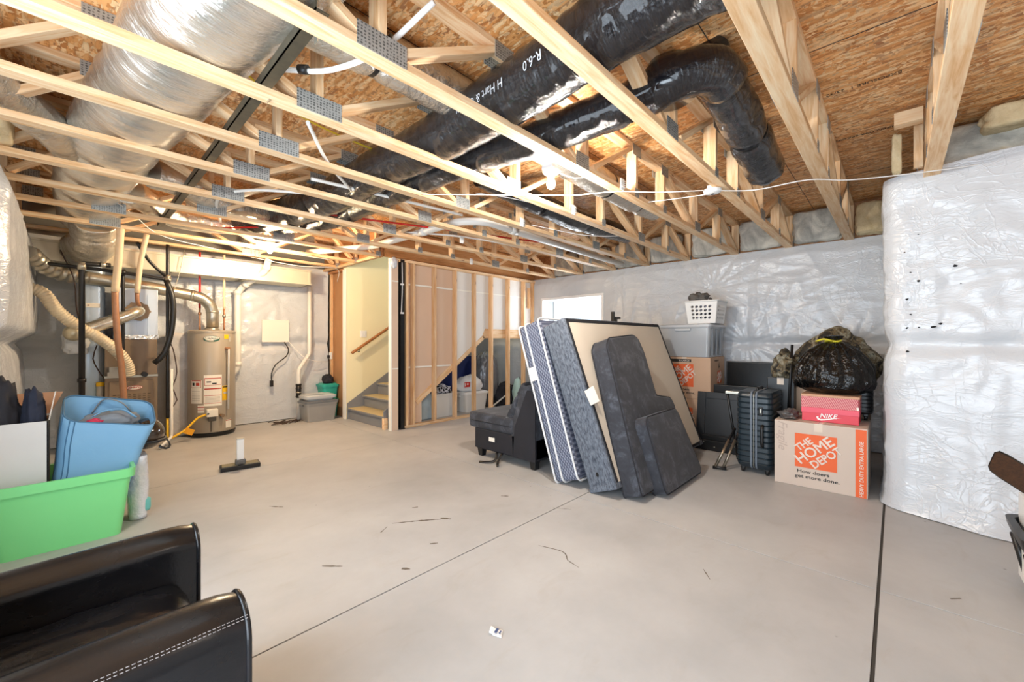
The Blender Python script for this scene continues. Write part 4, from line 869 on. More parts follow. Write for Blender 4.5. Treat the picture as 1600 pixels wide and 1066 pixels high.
t = T('float_switch', 'small yellow-capped cylinder hung at the furnace corner', 'cylinder', (.2145, 6.86, .62)); bm = BM(); lathe(bm, [(.032, 0), (.032, .15), (.01, .15)], 18); mk('body', bm, lgrey, t); bm = BM(); lathe(bm, [(.036, .145), (.036, .19), (.01, .195)], 18); mk('cap', bm, M['yellow'], t)
for pts, d in ((((-.1, 6.7, 2.3), (.0, 6.72, 2.0), (.02, 6.75, 1.7), (.04, 6.78, 1.55)), 'dark red and thin, behind the standing gas pipe'), (((.812, 6.632, 1.3), (.86, 6.68, 1.2), (.90, 6.70, .9), (.86, 6.70, .7), (.9, 6.68, .55), (.812, 6.632, .42)), 'thin and brown, looping beside the gas drop'), (((.18, 6.6, 1.25), (.15, 6.62, 1.1), (.2, 6.72, .95), (.24, 6.78, .87)), 'short and black above the yellow-capped cylinder')):
    pipe('wire', 'wire %s' % d, 'wire', pts, .006, plain('wire_dark', '#3a2622', .5), 8)
pipe('wire', 'thin grey wire sagging across the sheet-metal trunk', 'wire', [(1.0, 6.85, 2.5), (.95, 6.85, 2.2), (.86, 6.85, 1.85)], .005, M['galv'], 8)
# water tank wrap: sheeted box between furnace and heater
t = T('sheeted_chase', 'grey plastic-wrapped insulation standing between furnace and heater', 'insulation', (1.0, 7.20, 0))
bm = BM(); loft(bm, [[p + V((.010 * nz(p.x * 9, p.y * 9, z * 5), -.018 * abs(nz(p.x * 7 + z * 2, z * 4)), 0)) for p in rrect(.30 - (.03 if abs(z - 1.02) < .03 else 0), .22 - (.03 if abs(z - 1.02) < .03 else 0), .05, z)] for z in [.01 + .05 * i for i in range(29)]], True, True, True); mk('wrap', bm, plain('grey_sheeting', '#c3c1c0', .3, 0, '#b2afae', 3, 8, .5, .03), t)
# pvc at the right of the heater
t = pipe('pvc_vent', 'white pvc vent rising beside the heater and bending up to the ceiling', 'pipe', [(1.50, 7.30, .70), (1.68, 7.25, .86), (1.69, 7.25, 1.0), (1.69, 7.25, 2.02), (1.74, 7.22, 2.12), (1.95, 6.84, 2.34), (1.98, 6.80, 2.52)], .045, M['pvc'], 18, .07)
for p, q in (((1.69, 7.25, 2.0), (1.69, 7.25, 2.06)), ((1.69, 7.25, .92), (1.69, 7.25, .98)), ((1.95, 6.83, 2.36), (1.965, 6.81, 2.42)), ((1.76, 7.18, 2.14), (1.79, 7.14, 2.17))): fitting(t, p, q, .052, M['pvc'])
t = pipe('sump_pipe', 'white pvc sump pipe with a black coupling near the grey tote', 'pipe', [(2.74, 7.28, 2.22), (2.74, 7.28, 1.14), (2.73, 7.26, 1.08), (2.53, 7.16, .84), (2.52, 7.15, .78), (2.52, 7.15, .02)], .030, M['pvc'], 16, .03)
fitting(t, (2.52, 7.15, .37), (2.52, 7.15, .60), .040, M['black'], 'rubber_coupling')
for z in (.39, .46, .52, .58): fitting(t, (2.52, 7.15, z - .008), (2.52, 7.15, z + .008), .046, M['galv'] if z in (.46,) else M['black'], 'clamp')
t = T('access_panel', 'square white access panel on the back wall sheeting', 'access panel', (2.24, 7.345, 1.28)); bm = BM(); box(bm, (0, 0, .18), (.40, .02, .36), None, .006); mk('cover', bm, plain('off_white_panel', '#e9e3d8', .5), t)
t = pipe('power_cord', 'black power cord hanging from the access panel to a plug', 'cord', [(2.36, 7.33, 1.28), (2.42, 7.31, 1.17), (2.38, 7.29, 1.05), (2.22, 7.28, .92), (2.16, 7.28, .78), (2.16, 7.28, .66)], .009, M['black'], 8)
bm = BM(); box(bm, (2.16, 7.28, .62), (.05, .04, .10), None, .008); mk('plug', bm, M['black'], t, True)
pipe('cord', 'thin white cord drooping from the access panel past the sump pipe', 'cord', [(2.42, 7.32, 1.30), (2.6, 7.2, 1.05), (2.8, 7.22, .96), (3.08, 7.30, .93)], .005, M['white'], 8)
t = T('outlet', 'white outlet with a charger plugged in on the recess stud', 'outlet', (3.105, 7.30, .98)); bm = BM(); box(bm, (0, 0, .06), (.03, .075, .12), None, .004); mk('outlet_box', bm, M['white'], t); bm = BM(); box(bm, (-.03, .01, .04), (.04, .04, .06), None, .006); mk('charger', bm, M['black'], t)
pipe('cord', 'black charger cord hanging down the recess stud', 'cord', [(3.07, 7.30, 1.0), (3.05, 7.24, .80), (3.08, 7.22, .62), (3.06, 7.2, .45)], .006, M['black'], 8)
bm = BM(); rr = random.Random(11)
for k in range(26):
    a, b = rr.uniform(-.26, .26), rr.uniform(-.13, .13); tube(bm, None, .006, 6, None, True, catmull([(a, b, .008), (a + rr.uniform(-.1, .1), b + rr.uniform(-.06, .06), .022), (a + rr.uniform(-.15, .15), b + rr.uniform(-.08, .08), .01)], .03))
o = mk('rope_tangle', bm, plain('dark_rope', '#4a3a30', .9)); o.location = (2.42, 7.08, 0); o['kind'] = 'stuff'; tag(o, 'dark tangle of netting on the floor under the sump pipe', 'netting', None, 'stuff')
greyclear = plain('grey_translucent', '#a2a09d', .3, 0, '#8f8d8a', 4); clearlid = plain('clear_grey_lid', '#bfc3c6', .15)
tub('storage_tote', 'grey lidded tote on the floor near the stairs', 'tote', (2.76, 6.98, 0), .50, .40, .31, greyclear, 0, plain('dark_grey_lid', '#6d7075', .4), rim=.012)
t = tub('storage_tote', 'shallow clear tote stacked on the grey tote near the stairs', 'tote', (2.75, 6.98, .339), .46, .37, .06, clearlid, 0, clearlid, rim=.012, handles=False)
tl = plain('teal_plastic', '#2fa796', .4)
tub('storage_tote', 'lower teal crate behind the grey tote by the stair wall', 'tote', (3.02, 7.22, 0), .26, .30, .30, tl, 0, None, handles=False); tub('storage_tote', 'upper teal crate stacked by the stair wall', 'tote', (3.02, 7.22, .30), .26, .30, .24, tl, 0, tl, handles=False)
heap('dark_bag', 'small dark bag resting on the teal crates', 'bag', (3.02, 7.22, .57), (.09, .10, .10), darkcloth, 24, .2)
# floor stub
t = T('post_base', 'short white post bolted to a black base plate on the bare floor', 'post', (1.165, 4.90, 0), R(-8))
bm = BM(); box(bm, (0, 0, .022), (.34, .15, .044), None, .008); mk('base_plate', bm, M['black'], t); bm = BM(); box(bm, (-.09, 0, .046), (.13, .12, .006), None, .003); box(bm, (.09, 0, .046), (.13, .12, .006), None, .003); mk('top_pad', bm, plain('pad_olive', '#7f7860', .7), t)
bm = BM(); box(bm, (0, 0, .17), (.062, .062, .26), None, .008); mk('post', bm, M['white'], t); bm = BM(); box(bm, (0, 0, .302), (.066, .066, .012), None, .003); mk('cap', bm, lgrey, t)
bm = BM(); box(bm, (0, -.02, .07), (.09, .07, .05), None, .01); mk('hinge', bm, plain('chipped_metal', '#8c8a88', .4, .6, '#1a1a1a', 30), t)
# ---------------------------------------------------------------- beds and cushions leaning in the middle
def heather(name, a, b, sc=60):
    t = NT(name); co = t.coord(); n = t.noise(t.coord((1, 1, .35)), sc, 4, .7); n2 = t.noise(co, 4, 3)
    c = t.ramp(n.outputs[0], [(.35, hexc(a)), (.62, hexc(b))]); t.bump(n.outputs[0], .25, .004)
    return t.set(c, .85)
M['heather'] = heather('grey_heather_fabric', '#363c47', '#6d747f')
def velvet():
    t = NT('charcoal_velvet'); co = t.coord(); n = t.noise(co, 7, 6, .7, .6); f = t.noise(co, 90, 2)
    c = t.ramp(n.outputs[0], [(.3, hexc('#222329')), (.52, hexc('#303239')), (.78, hexc('#5c606a'))]); t.bump(f.outputs[0], .2, .003)
    t.b.inputs['Sheen Weight'].default_value = .15; t.b.inputs['Sheen Roughness'].default_value = .4
    return t.set(c, .8)
M['velvet'] = velvet()
M['piping'] = plain('charcoal_piping', '#1d1e24', .8); M['white_piping'] = plain('white_piping', '#d9dadb', .7)
def damask():
    t = NT('mattress_damask'); sep = t.add('ShaderNodeSeparateXYZ'); t.link(t.coord(), sep.inputs[0])
    a = t.math('SINE', t.math('MULTIPLY', sep.outputs[1], 210)); b = t.math('SINE', t.math('MULTIPLY', sep.outputs[2], 135))
    p = t.math('MULTIPLY', a, b); c = t.ramp(t.math('ADD', t.math('MULTIPLY', p, .5), .5), [(.45, hexc('#4a5064')), (.6, hexc('#8b90a0'))])
    st = t.math('SINE', t.math('MULTIPLY', sep.outputs[2], 420)); c = t.mix(t.math('MULTIPLY', t.math('GREATER_THAN', st, .3), .35), c, hexc('#2d3142'))
    return t.set(c, .7)
M['damask'] = damask(); M['ticking'] = plain('beige_ticking', '#d8cdbd', .8, 0, '#d0c4b3', 3)
BT = 20.5
bs = T('box_spring', 'grey-sided box spring with beige underside leaning against the mattress', 'box spring', (4.03, 1.90, 0), rot=(R(-BT), 0, 0))
bm = BM(); box2(bm, (-1.015, -.26, 0), (1.015, 0, 1.52), .02, 3); mk('side_fabric', bm, M['heather'], bs, angle=50)
bm = BM(); grid(bm, 40, 30, lambda u, v: V((-.975 + 1.95 * u, -.2625 - .003 * abs(nz(u * 7, v * 1.2)), .035 + 1.45 * v)));  mk('underside_cloth', bm, M['ticking'], bs)
bm = BM()
for a, b in (((-.985, -.267, .02), (.985, -.2605, .045)), ((-.985, -.267, 1.475), (.985, -.2605, 1.505)), ((-.99, -.267, .02), (-.965, -.2605, 1.5)), ((.965, -.267, .02), (.99, -.2605, 1.5))): box2(bm, a, b)
mk('edge_binding', bm, M['piping'], bs)
for s in (-1, 1): bm = BM(); box2(bm, (s * 1.018, -.268, 0), (s * .93, .004, .05), .006); mk('corner_guard', bm, M['heather'], bs)
bm = BM(); prism(bm, [(0, 0), (.10, .02), (.085, .16), (-.02, .13)], (-1.035, -.275, .70), (.93, -.37, .0), (0, 0, 1), .001); mk('law_tag', bm, paper, bs)
bm = BM(); loft(bm, [[V((-1.0162, -.12 + .014 * math.cos(2*PI*i/12), .14 + .02 * math.sin(2*PI*i/12))) for i in range(12)], [V((-1.0165, -.12, .14)) + V((0, .001 * math.cos(2*PI*i/12), .001 * math.sin(2*PI*i/12))) for i in range(12)]]); mk('torn_hole', bm, M['void'], bs)
mt = T('mattress', 'blue-grey patterned mattress with white piping leaning behind the box spring', 'mattress', (4.02, 2.27, 0), rot=(R(-18), 0, 0))
def mloops(y, s): return y, s
bm = BM(); box2(bm, (-1.01, -.27, 0), (1.01, 0, 1.50), .045, 4); mk('body', bm, M['damask'], mt, angle=60)
def ring(y, w, h, z0, r=.05): 
    return [V((p.x, y, p.y + h / 2 + z0)) for p in rrect(w, h, r, 0, 4)]
for y in (-.262, -.095, -.012):
    lp = ring(y, 2.036, 1.516, -.006); bm = BM(); tube(bm, None, .009, 8, None, False, lp + [lp[0]]); mk('piping', bm, M['white_piping'], mt)
bm = BM(); prism(bm, [(0, 0), (.07, .0), (.06, .13), (-.01, .13)], (-1.022, -.09, .95), (-.1, 1, 0), (0, 0, 1), .001); mk('law_tag', bm, paper, mt)
def cushion(name, label, poly_, loc, t, th=19):
    o = T(name, label, 'cushion', loc, rot=(R(-th), 0, 0))
    bm = BM(); prism(bm, poly_, (0, 0, 0), (1, 0, 0), (0, 0, 1), t, .028, 4)
    c = mk('cover', bm, M['velvet'], o, angle=60)
    cx = sum(p[0] for p in poly_) / len(poly_); cz = sum(p[1] for p in poly_) / len(poly_)
    n = len(poly_)
    for y in (-.012, -t + .012):
        pts = []
        for i, p in enumerate(poly_):
            pts.append(V((p[0], y, p[1])))
        sm = fillet([(pts[0] + pts[-1]) / 2] + pts + [(pts[0] + pts[-1]) / 2], .035, 4)
        bm = BM(); tube(bm, None, .006, 8, None, False, sm); mk('piping', bm, M['piping'], o)
    return o
cushion('sofa_cushion', 'tall notched charcoal sofa cushion leaning on the box spring', [(0, 0), (.80, 0), (1.10, .40), (1.16, .62), (1.12, .70), (.82, .75), (.855, 1.20), (.82, 1.34), (.74, 1.38), (.24, 1.345), (.16, 1.27)], (3.09, 1.64, 0), .185)
cushion('sofa_cushion', 'small square charcoal cushion in front of the tall notched one', [(0.02, 0.0), (.80, 0.0), (.835, .05), (.685, .60), (.63, .645), (.04, .64), (-.01, .595), (-.01, .04)], (3.31, 1.49, 0), .14, 17)
# armless sofa section
sf = T('sofa_section', 'armless charcoal sofa section facing the open stud wall', 'sofa', (3.56, 3.05, 0))
dk = plain('black_dust_cloth', '#15151b', .7, 0, '#1d1d26', 6)
bm = BM(); box2(bm, (-.43, -.44, .09), (.43, .46, .32), .015); mk('base_frame', bm, dk, sf)
bm = BM(); prism(bm, [(-.44, .10), (-.12, .10), (-.10, .40), (-.25, .83), (-.38, .86), (-.44, .82)], (-.43, 0, 0), (0, 1, 0), (0, 0, 1), .86, .015, 2); mk('back_frame', bm, M['velvet'], sf, angle=50)
bm = BM(); prism(bm, [(-.44, .09), (-.14, .09), (-.16, .40), (-.33, .80), (-.44, .80)], (-.436, 0, 0), (0, 1, 0), (0, 0, 1), .006); mk('side_panel', bm, dk, sf)
bm = BM(); box2(bm, (-.44, -.15, .315), (.44, .56, .495), .045, 4); mk('seat_cushion', bm, M['velvet'], sf, angle=60)
bm = BM()
def bc(u, v):
    z = .47 + .40 * v; y = -.02 - .24 * v; q = .05 * math.sin(PI * v) ** .5 * math.sin(PI * u) ** .3 - .012 * (abs(math.sin(PI * v * 3)) < .25)
    return V((-.43 + .86 * u, y + q, z + .02 * math.sin(PI * u)))
grid(bm, 26, 26, bc); b_ = mk('back_cushion', bm, M['velvet'], sf); solid(b_, .10, -1)
bm = BM(); tube(bm, [V((-.441, .50, .40)), V((-.441, -.12, .40))], .005, 6); mk('seat_piping', bm, M['piping'], sf)
for x in (-.37, .37):
    for y in (-.38, .40): bm = BM(); loft(bm, [rrect(.06, .06, .006, 0, 2, x, y), rrect(.085, .085, .008, .10, 2, x, y)]); mk('leg', bm, M['black'], sf)
bm = BM(); box2(bm, (-.4395, .13, .20), (-.4375, .22, .245)); mk('paper_label', bm, paper, sf)
bm = BM(); tube(bm, None, .016, 6, None, True, catmull([(-.43, .10, .10), (-.50, .06, .03), (-.56, .12, .012), (-.60, .20, .010)], .03), .25); tube(bm, None, .016, 6, None, True, catmull([(-.43, .02, .10), (-.52, .00, .03), (-.58, -.06, .010)], .03), .25); mk('hanging_strap', bm, M['black'], sf)
t = T('bed_bracket', 'black metal bed bracket standing up behind the box spring top', 'bracket', (4.92, 2.75, 1.36))
bm = BM(); box2(bm, (-.03, -.02, 0), (.0, .02, .33), .003); box2(bm, (.04, -.02, .0), (.07, .02, .26), .003); box2(bm, (.03, -.03, .235), (.14, .03, .265), .004); box2(bm, (-.03, -.02, .06), (.07, .02, .10)); mk('bracket', bm, M['black'], t)
t = T('bed_rail', 'black bed rail standing upright behind the mattress', 'bed rail', (4.94, 2.75, 0)); bm = BM(); box2(bm, (-.03, -.02, 0), (.03, .02, 1.355), .003); mk('rail', bm, M['black'], t)

# ---------------------------------------------------------------- boxes, totes and luggage by the bay
card = plain('kraft_cardboard', '#cfae93', .8, 0, '#c6a386', 3); cardgrey = plain('pale_cardboard', '#cdbcae', .8, 0, '#c6b3a4', 3); orange = plain('orange_print', '#e2622d', .6); cwhite = plain('card_letters', '#e3d3c6', .7); cink = plain('black_print', '#2b2926', .7); tape = plain('clear_tape', '#d9c7b4', .15)
def logo(o, u, v, s, parent, mat=cwhite, tag_=True, sc=1.0):
    """orange square with three diagonal white lines of lettering"""
    o, u, v = V(o), V(u), V(v); n = u.cross(v)
    bm = BM(); h = s / 2; vs = [bm.verts.new(o + u * a + v * b + n * .0015) for a, b in ((-h, -h), (h, -h), (h, h), (-h, h))]; bm.faces.new(vs); mk('orange_square', bm, orange, parent, True)
    an = R(41); e1 = u * math.cos(an) + v * math.sin(an); e2 = -u * math.sin(an) + v * math.cos(an)
    for (w, size, d1, d2, sx) in (('THE', .235, -.09, .315, .92), ('HOME', .335, .0, .04, .98), ('DEPOT', .255, .10, -.265, .92)):
        text('logo_lettering', w, size * s * 1.18, o + e1 * d1 * s + e2 * d2 * s, e1, e2, mat, parent, .009 * s, 'CENTER', sx, 0, True, .003)
    if tag_:
        text('tagline_lettering', 'How doers', .135 * s, o - v * (h + .12 * s) - u * .06 * s, u, v, cink, parent, .002 * s, 'CENTER', 1.25, 0, True); text('tagline_lettering', 'get more done.', .135 * s, o - v * (h + .27 * s) + u * .03 * s, u, v, cink, parent, .002 * s, 'CENTER', 1.25, 0, True)
def carton(name, label, loc, w, d, h, mat, rz=0):
    t = T(name, label, 'cardboard box', loc, rz); bm = BM(); box2(bm, (-w/2, -d/2, 0), (w/2, d/2, h), .006, 2); mk('carton', bm, mat, t)
    bm = BM(); box2(bm, (-w/2 - .0006, -.03, h - .07), (w/2 + .0006, .03, h + .0012)); mk('tape', bm, tape, t)
    bm = BM(); box2(bm, (-w/2 + .004, -.0012, h - .0004), (w/2 - .004, .0012, h + .0014)); mk('flap_seam', bm, cink, t); return t
UX, UV_ = (0, -1, 0), (0, 0, 1)
b1 = carton('moving_box', 'large moving box with an orange logo, on the floor by the bay', (4.72, .495, 0), .56, .655, .575, cardgrey)
logo((4.44, .515, .325), UX, UV_, .30, b1)
bm = BM(); box2(bm, (4.4385, .175, .004), (4.4405, .245, .565)); mk('orange_stripe', bm, orange, b1, True); text('stripe_lettering', 'HEAVY DUTY EXTRA LARGE', .036, (4.4384, .205, .24), (0, 0, 1), (0, 1, 0), cwhite, b1, .0006, 'CENTER', 1.0, 0, True)
text('handwritten_lettering', 'Fragile', .10, (4.44, .76, .44), (0, 0, -1), (0, -1, 0), plain('pencil', '#b5a296', .8), b1, 0, 'CENTER', 1, .3, True)
bm = BM(); box2(bm, (4.995, .166, .05), (5.0, .168, .2)); mk('print_mark', bm, cink, b1, True)
b2 = carton('moving_box', 'lower moving box of the stack behind the box spring', (5.85, 2.06, 0), .58, .66, .54, card)
logo((5.56, 2.10, .27), UX, UV_, .30, b2)
b3 = carton('moving_box', 'upper moving box with an orange logo under the grey tote', (5.85, 2.06, .542), .58, .66, .545, card)
logo((5.56, 2.09, .845), UX, UV_, .30, b3); logo((5.92, 1.73, .82), (1, 0, 0), UV_, .17, b3, cwhite, False)
bm = BM(); box2(bm, (5.558, 1.97, 1.02), (5.5605, 2.25, 1.06)); mk('size_bar', bm, cink, b3, True); text('size_lettering', 'X-LARGE', .035, (5.558, 2.06, 1.04), UX, UV_, cwhite, b3, 0, 'CENTER', 1, 0, True)
text('arrow_print', 'THIS SIDE UP', .03, (5.80, 1.73, 1.04), (1, 0, 0), UV_, cink, b3, 0, 'CENTER', 1, 0, True); bm = BM(); prism(bm, [(0, 0), (.05, .03), (.02, .035), (.03, .09), (.0, .05)], (5.88, 1.7285, .93), (1, 0, 0), (0, 0, 1), .001); mk('fragile_mark', bm, cink, b3, True)
tt = tub('storage_tote', 'grey tote with a clear body stacked on the moving boxes', 'tote', (5.85, 2.07, 1.09), .62, .68, .41, plain('smoke_grey_tote', '#b2b6ba', .25, 0, '#a3a7ab', 3), 0, plain('silver_lid', '#c2c5c8', .3), rim=.012, taper=.93)
bm = BM(); [box2(bm, (5.62 + .16 * k, 1.722, 1.11), (5.67 + .16 * k, 1.740, 1.46), .006) for k in range(3)]; mk('moulded_rib', bm, plain('dark_tote_rib', '#7b8086', .35), tt, True)
# laundry basket with clothes
lb = T('laundry_basket', 'white perforated laundry basket on top of the grey tote', 'basket', (5.80, 1.86, 1.532))
def perf(bm, nx, nz_, w, h, map_, hr=.36):
    cw, ch = w / nx, h / nz_
    for i in range(nx):
        for j in range(nz_):
            edge = (i == 0 or i == nx - 1 or j == 0 or j >= nz_ - 1)
            c = (-w/2 + (i + .5) * cw, (j + .5) * ch); sq = [(-1, -1), (0, -1), (1, -1), (1, 0), (1, 1), (0, 1), (-1, 1), (-1, 0)]
            o8 = [bm.verts.new(map_(c[0] + a * cw / 2, c[1] + b * ch / 2)) for a, b in sq]
            if edge: bm.faces.new(o8); continue
            i8 = [bm.verts.new(map_(c[0] + cw * hr * (math.cos(R(225 + 45 * k)) + .18 * math.sin(R(225 + 45 * k))), c[1] + ch * hr * math.sin(R(225 + 45 * k)))) for k in range(8)]
            for k in range(8): bm.faces.new((o8[k], o8[(k+1) % 8], i8[(k+1) % 8], i8[k]))
bw, bd, bh = .42, .40, .29
def tp(z): return .84 + .16 * z / bh
for nm, mp_, w_, nx in (('front_wall', lambda a, z: V((-bw/2 * tp(z), -a * tp(z), z)), bd, 7), ('back_wall', lambda a, z: V((bw/2 * tp(z), a * tp(z), z)), bd, 7), ('side_wall', lambda a, z: V((a * tp(z), -bd/2 * tp(z), z)), bw, 7), ('side_wall', lambda a, z: V((-a * tp(z), bd/2 * tp(z), z)), bw, 7)):
    bm = BM(); perf(bm, nx, 6, w_, bh, mp_); o = mk(nm, bm, M['white'], lb); solid(o, .004)
bm = BM(); box(bm, (0, 0, .003), (bw * .84, bd * .84, .006)); mk('floor', bm, M['white'], lb).name = 'basket_bottom'
bm = BM(); lp = [V((p.x, p.y, bh)) for p in rrect(bw + .015, bd + .015, .04, 0, 5)]; tube(bm, None, .011, 8, None, False, lp + [lp[0]]); mk('rim', bm, M['white'], lb)
heap('clothes_heap', 'dark and grey clothes heaped in the white laundry basket', 'clothes', (5.80, 1.86, 1.545), (.155, .15, .21), check.m, 33, .18)
heap('grey_cloth', 'crumpled grey cloth lying on top of the laundry', 'cloth', (5.74, 1.92, 1.81), (.14, .12, .09), plain('grey_jersey', '#77726c', .85, 0, '#3d3a3b', 9, 30, .4), 37, .45)
# televisions, panels and frame parts behind the luggage
tv = T('television', 'flat black television leaning against the right wall sheeting', 'television', (6.02, 1.28, .56), rot=(0, R(6), 0))
bm = BM(); box2(bm, (-.02, -.40, 0), (.03, .40, .47), .006); mk('case', bm, M['black'], tv); bm = BM(); box2(bm, (-.0225, -.385, .018), (-.0195, .385, .455)); mk('screen', bm, plain('tv_screen', '#050506', .25, spec=.2), tv)
stn = T('tv_bench', 'low black bench under the leaning television', 'bench', (6.04, 1.25, 0)); bm = BM(); box2(bm, (-.22, -.5, .50), (.2, .5, .555), .006); mk('top', bm, M['black'], stn)
for y in (-.44, .44): bm = BM(); box2(bm, (-.2, y - .03, 0), (.18, y + .03, .50)); mk('leg', bm, M['black'], stn)
hb = T('headboard', 'long black headboard rail lying across behind the suitcase', 'headboard', (5.72, 1.30, .0)); bm = BM(); box2(bm, (-.03, -.48, .62), (.03, .50, .735), .008); mk('top_rail', bm, M['black'], hb)
for y in (-.44, .46): bm = BM(); box2(bm, (-.025, y - .035, 0), (.025, y + .035, .62), .004); mk('post', bm, M['black'], hb)
bm = BM(); box2(bm, (-.012, -.44, .25), (.012, .46, .62)); mk('panel', bm, plain('black_panel', '#17191c', .5), hb)
cd_ = T('cabinet_door', 'charcoal cabinet door with a recessed panel leaning behind the suitcase', 'door', (5.42, 1.57, .02), rot=(0, R(8), 0)); gm = plain('charcoal_lacquer', '#2a2d31', .4)
bm = BM(); box2(bm, (-.012, -.27, 0), (.012, .29, .64), .004); mk('panel', bm, gm, cd_); bm = BM()
for a, b in (((-.022, -.27, 0), (-.011, -.20, .64)), ((-.022, .19, 0), (-.011, .29, .64)), ((-.022, -.20, .56), (-.011, .19, .64)), ((-.022, -.20, 0), (-.011, .19, .12))): box2(bm, a, b, .003, 1)
mk('frame', bm, gm, cd_)
fp = T('furniture_part', 'black furniture panel with bright screw heads lying low behind the suitcase', 'panel', (5.25, 1.50, .0)); bm = BM(); box2(bm, (-.10, -.30, 0), (.0, .30, .12), .006); box2(bm, (-.06, -.25, .12), (-.02, .22, .17), .004); mk('panel', bm, M['black'], fp)
for y, z in ((-.05, .07), (.06, .05), (-.16, .09), (.18, .10)): bm = BM(); tube(bm, [V((-.10, y, z)), V((-.103, y, z))], .008, 10); mk('screw', bm, M['galv'], fp)
fr_ = T('electronic_device', 'small silver-edged black device lying on the headboard rail', 'device', (5.72, 1.02, .735)); bm = BM(); box(bm, (0, 0, .02), (.10, .20, .035), MX.Rotation(.18, 3, 'X'), .005); mk('case', bm, plain('dark_device', '#3a3f48', .3), fr_)
# folding stool, black with steel feet
fs = T('folding_stool', 'folded black stool frame with steel feet beside the suitcase', 'stool', (4.55, 1.28, 0))
for (a, b, nm) in (((.10, .06, .76), (-.02, .10, .03), 'leg'), ((.12, .0, .745), (.0, .03, .03), 'leg')): pass
sb = M['black']
for k, (pa, pb) in enumerate((((4.63, 1.275, .755), (4.80, 1.22, .05)), ((4.74, 1.19, .75), (4.86, 1.17, .05)), ((4.66, 1.21, .40), (4.44, 1.34, .02)), ((4.70, 1.17, .40), (4.47, 1.27, .02)))):
    bm = BM(); tube(bm, [V(pa), V(pb)], .013, 10); mk('leg', bm, sb, fs, True)
    if k > 1: bm = BM(); tube(bm, [V(pa).lerp(V(pb), .3), V(pa).lerp(V(pb), .98)], .0145, 10); mk('steel_sleeve', bm, plain('warm_steel', '#8f8576', .3, .8), fs, True)
bm = BM(); box2(bm, (4.60, .99, .755), (4.66, 1.29, .785), .006); mk('seat_rail', bm, M['galv'], fs, True); bm = BM(); box2(bm, (4.66, 1.0, .745), (4.86, 1.28, .78), .006); mk('seat', bm, sb, fs, True)
bm = BM(); tube(bm, [V((4.44, 1.36, .02)), V((4.47, 1.24, .02))], .016, 10); mk('foot_bar', bm, sb, fs, True)
# suitcase
def suitcase(name, label, loc, lx, ly, h, mat, rz=0, ribs=14, hid=False):
    t = T(name, label, 'suitcase', loc, rz); z0 = .06; n = 84; lp = []
    for i in range(n + 1):
        f = i / n; z = z0 + (h - z0) * f; e = min(f, 1 - f); k = 1 - .10 * max(0, 1 - e / .07) ** 2
        rib = -.008 * (abs(math.sin(PI * f * ribs)) < .28) * (.06 < f < .94)
        lp.append(rrect(lx * k + 2 * rib, ly * k + 2 * rib * (abs(1)), .05, z, 5))
    bm = BM(); loft(bm, lp, True, True, True); mk('shell', bm, mat, t, angle=35)
    bm = BM(); a = [V((p.x, 0, p.y + (h + z0) / 2)) for p in rrect(lx + .006, h - z0 + .006, .05, 0, 6)]
    for s in (-.022, .022): tube(bm, None, .009, 8, None, False, [p + V((0, s, 0)) for p in a] + [a[0] + V((0, s, 0))])
    mk('zip_track', bm, plain('zip_tape', '#6d7783', .5), t)
    bm = BM(); tube(bm, None, .004, 6, None, False, a + [a[0]]); mk('zip_teeth', bm, M['galv'], t)
    bm = BM(); tube(bm, None, .014, 8, None, True, fillet([(-lx/2, -.075, .28), (-lx/2 - .03, -.075, .31), (-lx/2 - .03, -.075, .46), (-lx/2, -.075, .49)], .03), .7); mk('side_handle', bm, M['black'], t)
    bm = BM(); box(bm, (-lx/2 - .004, -.06, .62), (.014, .035, .085), None, .008); mk('lock_plate', bm, M['black'], t); bm = BM(); box(bm, (-lx/2 - .012, -.06, .625), (.006, .015, .04), None, .003); mk('lock_latch', bm, M['galv'], t)
    bm = BM(); tube(bm, None, .012, 8, None, True, fillet([(-.10, 0, h - .005), (-.10, 0, h + .03), (.10, 0, h + .03), (.10, 0, h - .005)], .03)); mk('top_handle', bm, M['black'], t)
    for x in (-lx/2 + .06, lx/2 - .06):
        for y in (-ly/2 + .05, ly/2 - .05):
            bm = BM(); tube(bm, [V((x, y - .012, .028)), V((x, y + .012, .028))], .028, 16); wl = mk('wheel', bm, M['black'], t)
            bm = BM(); box(bm, (x, y, .05), (.045, .04, .035), None, .008); mk('fork', bm, M['black'], wl)
    return t
suitcase('suitcase', 'dark teal ribbed hard-shell suitcase standing beside the large moving box', (4.77, 1.01, 0), .50, .31, .80, plain('dark_teal_shell', '#1b262d', .34, 0, '#202d35', 4))
# red shoeboxes
def shoebox(name, label, loc, w, d, h, body, lidm, rz=0):
    t = T(name, label, 'shoebox', loc, rz); bm = BM(); box2(bm, (-d/2, -w/2, 0), (d/2, w/2, h), .003); mk('carton', bm, body, t); bm = BM(); box2(bm, (-d/2 - .004, -w/2 - .004, h - .045), (d/2 + .004, w/2 + .004, h + .003), .003); mk('lid', bm, lidm, t); return t
nk = shoebox('shoebox', 'bright red shoebox with a white tick, on the large moving box', (4.70, .43, .577), .40, .26, .12, plain('red_carton', '#d5404e', .5), plain('red_lid', '#e3586a', .5))
text('brand_lettering', 'NIKE', .055, (4.57, .44, .632), UX, UV_, M['white'], nk, .0012, 'CENTER', 1.0, .25, True)
bm = BM(); pts = [(-.085, .012), (-.075, -.012), (-.05, -.020), (-.02, -.014), (.10, .022), (-.03, -.004), (-.055, -.006), (-.068, .002), (-.066, .016)]
prism(bm, pts, (4.5692, .44, .608), UX, UV_, .0008); mk('tick_mark', bm, M['white'], nk, True)
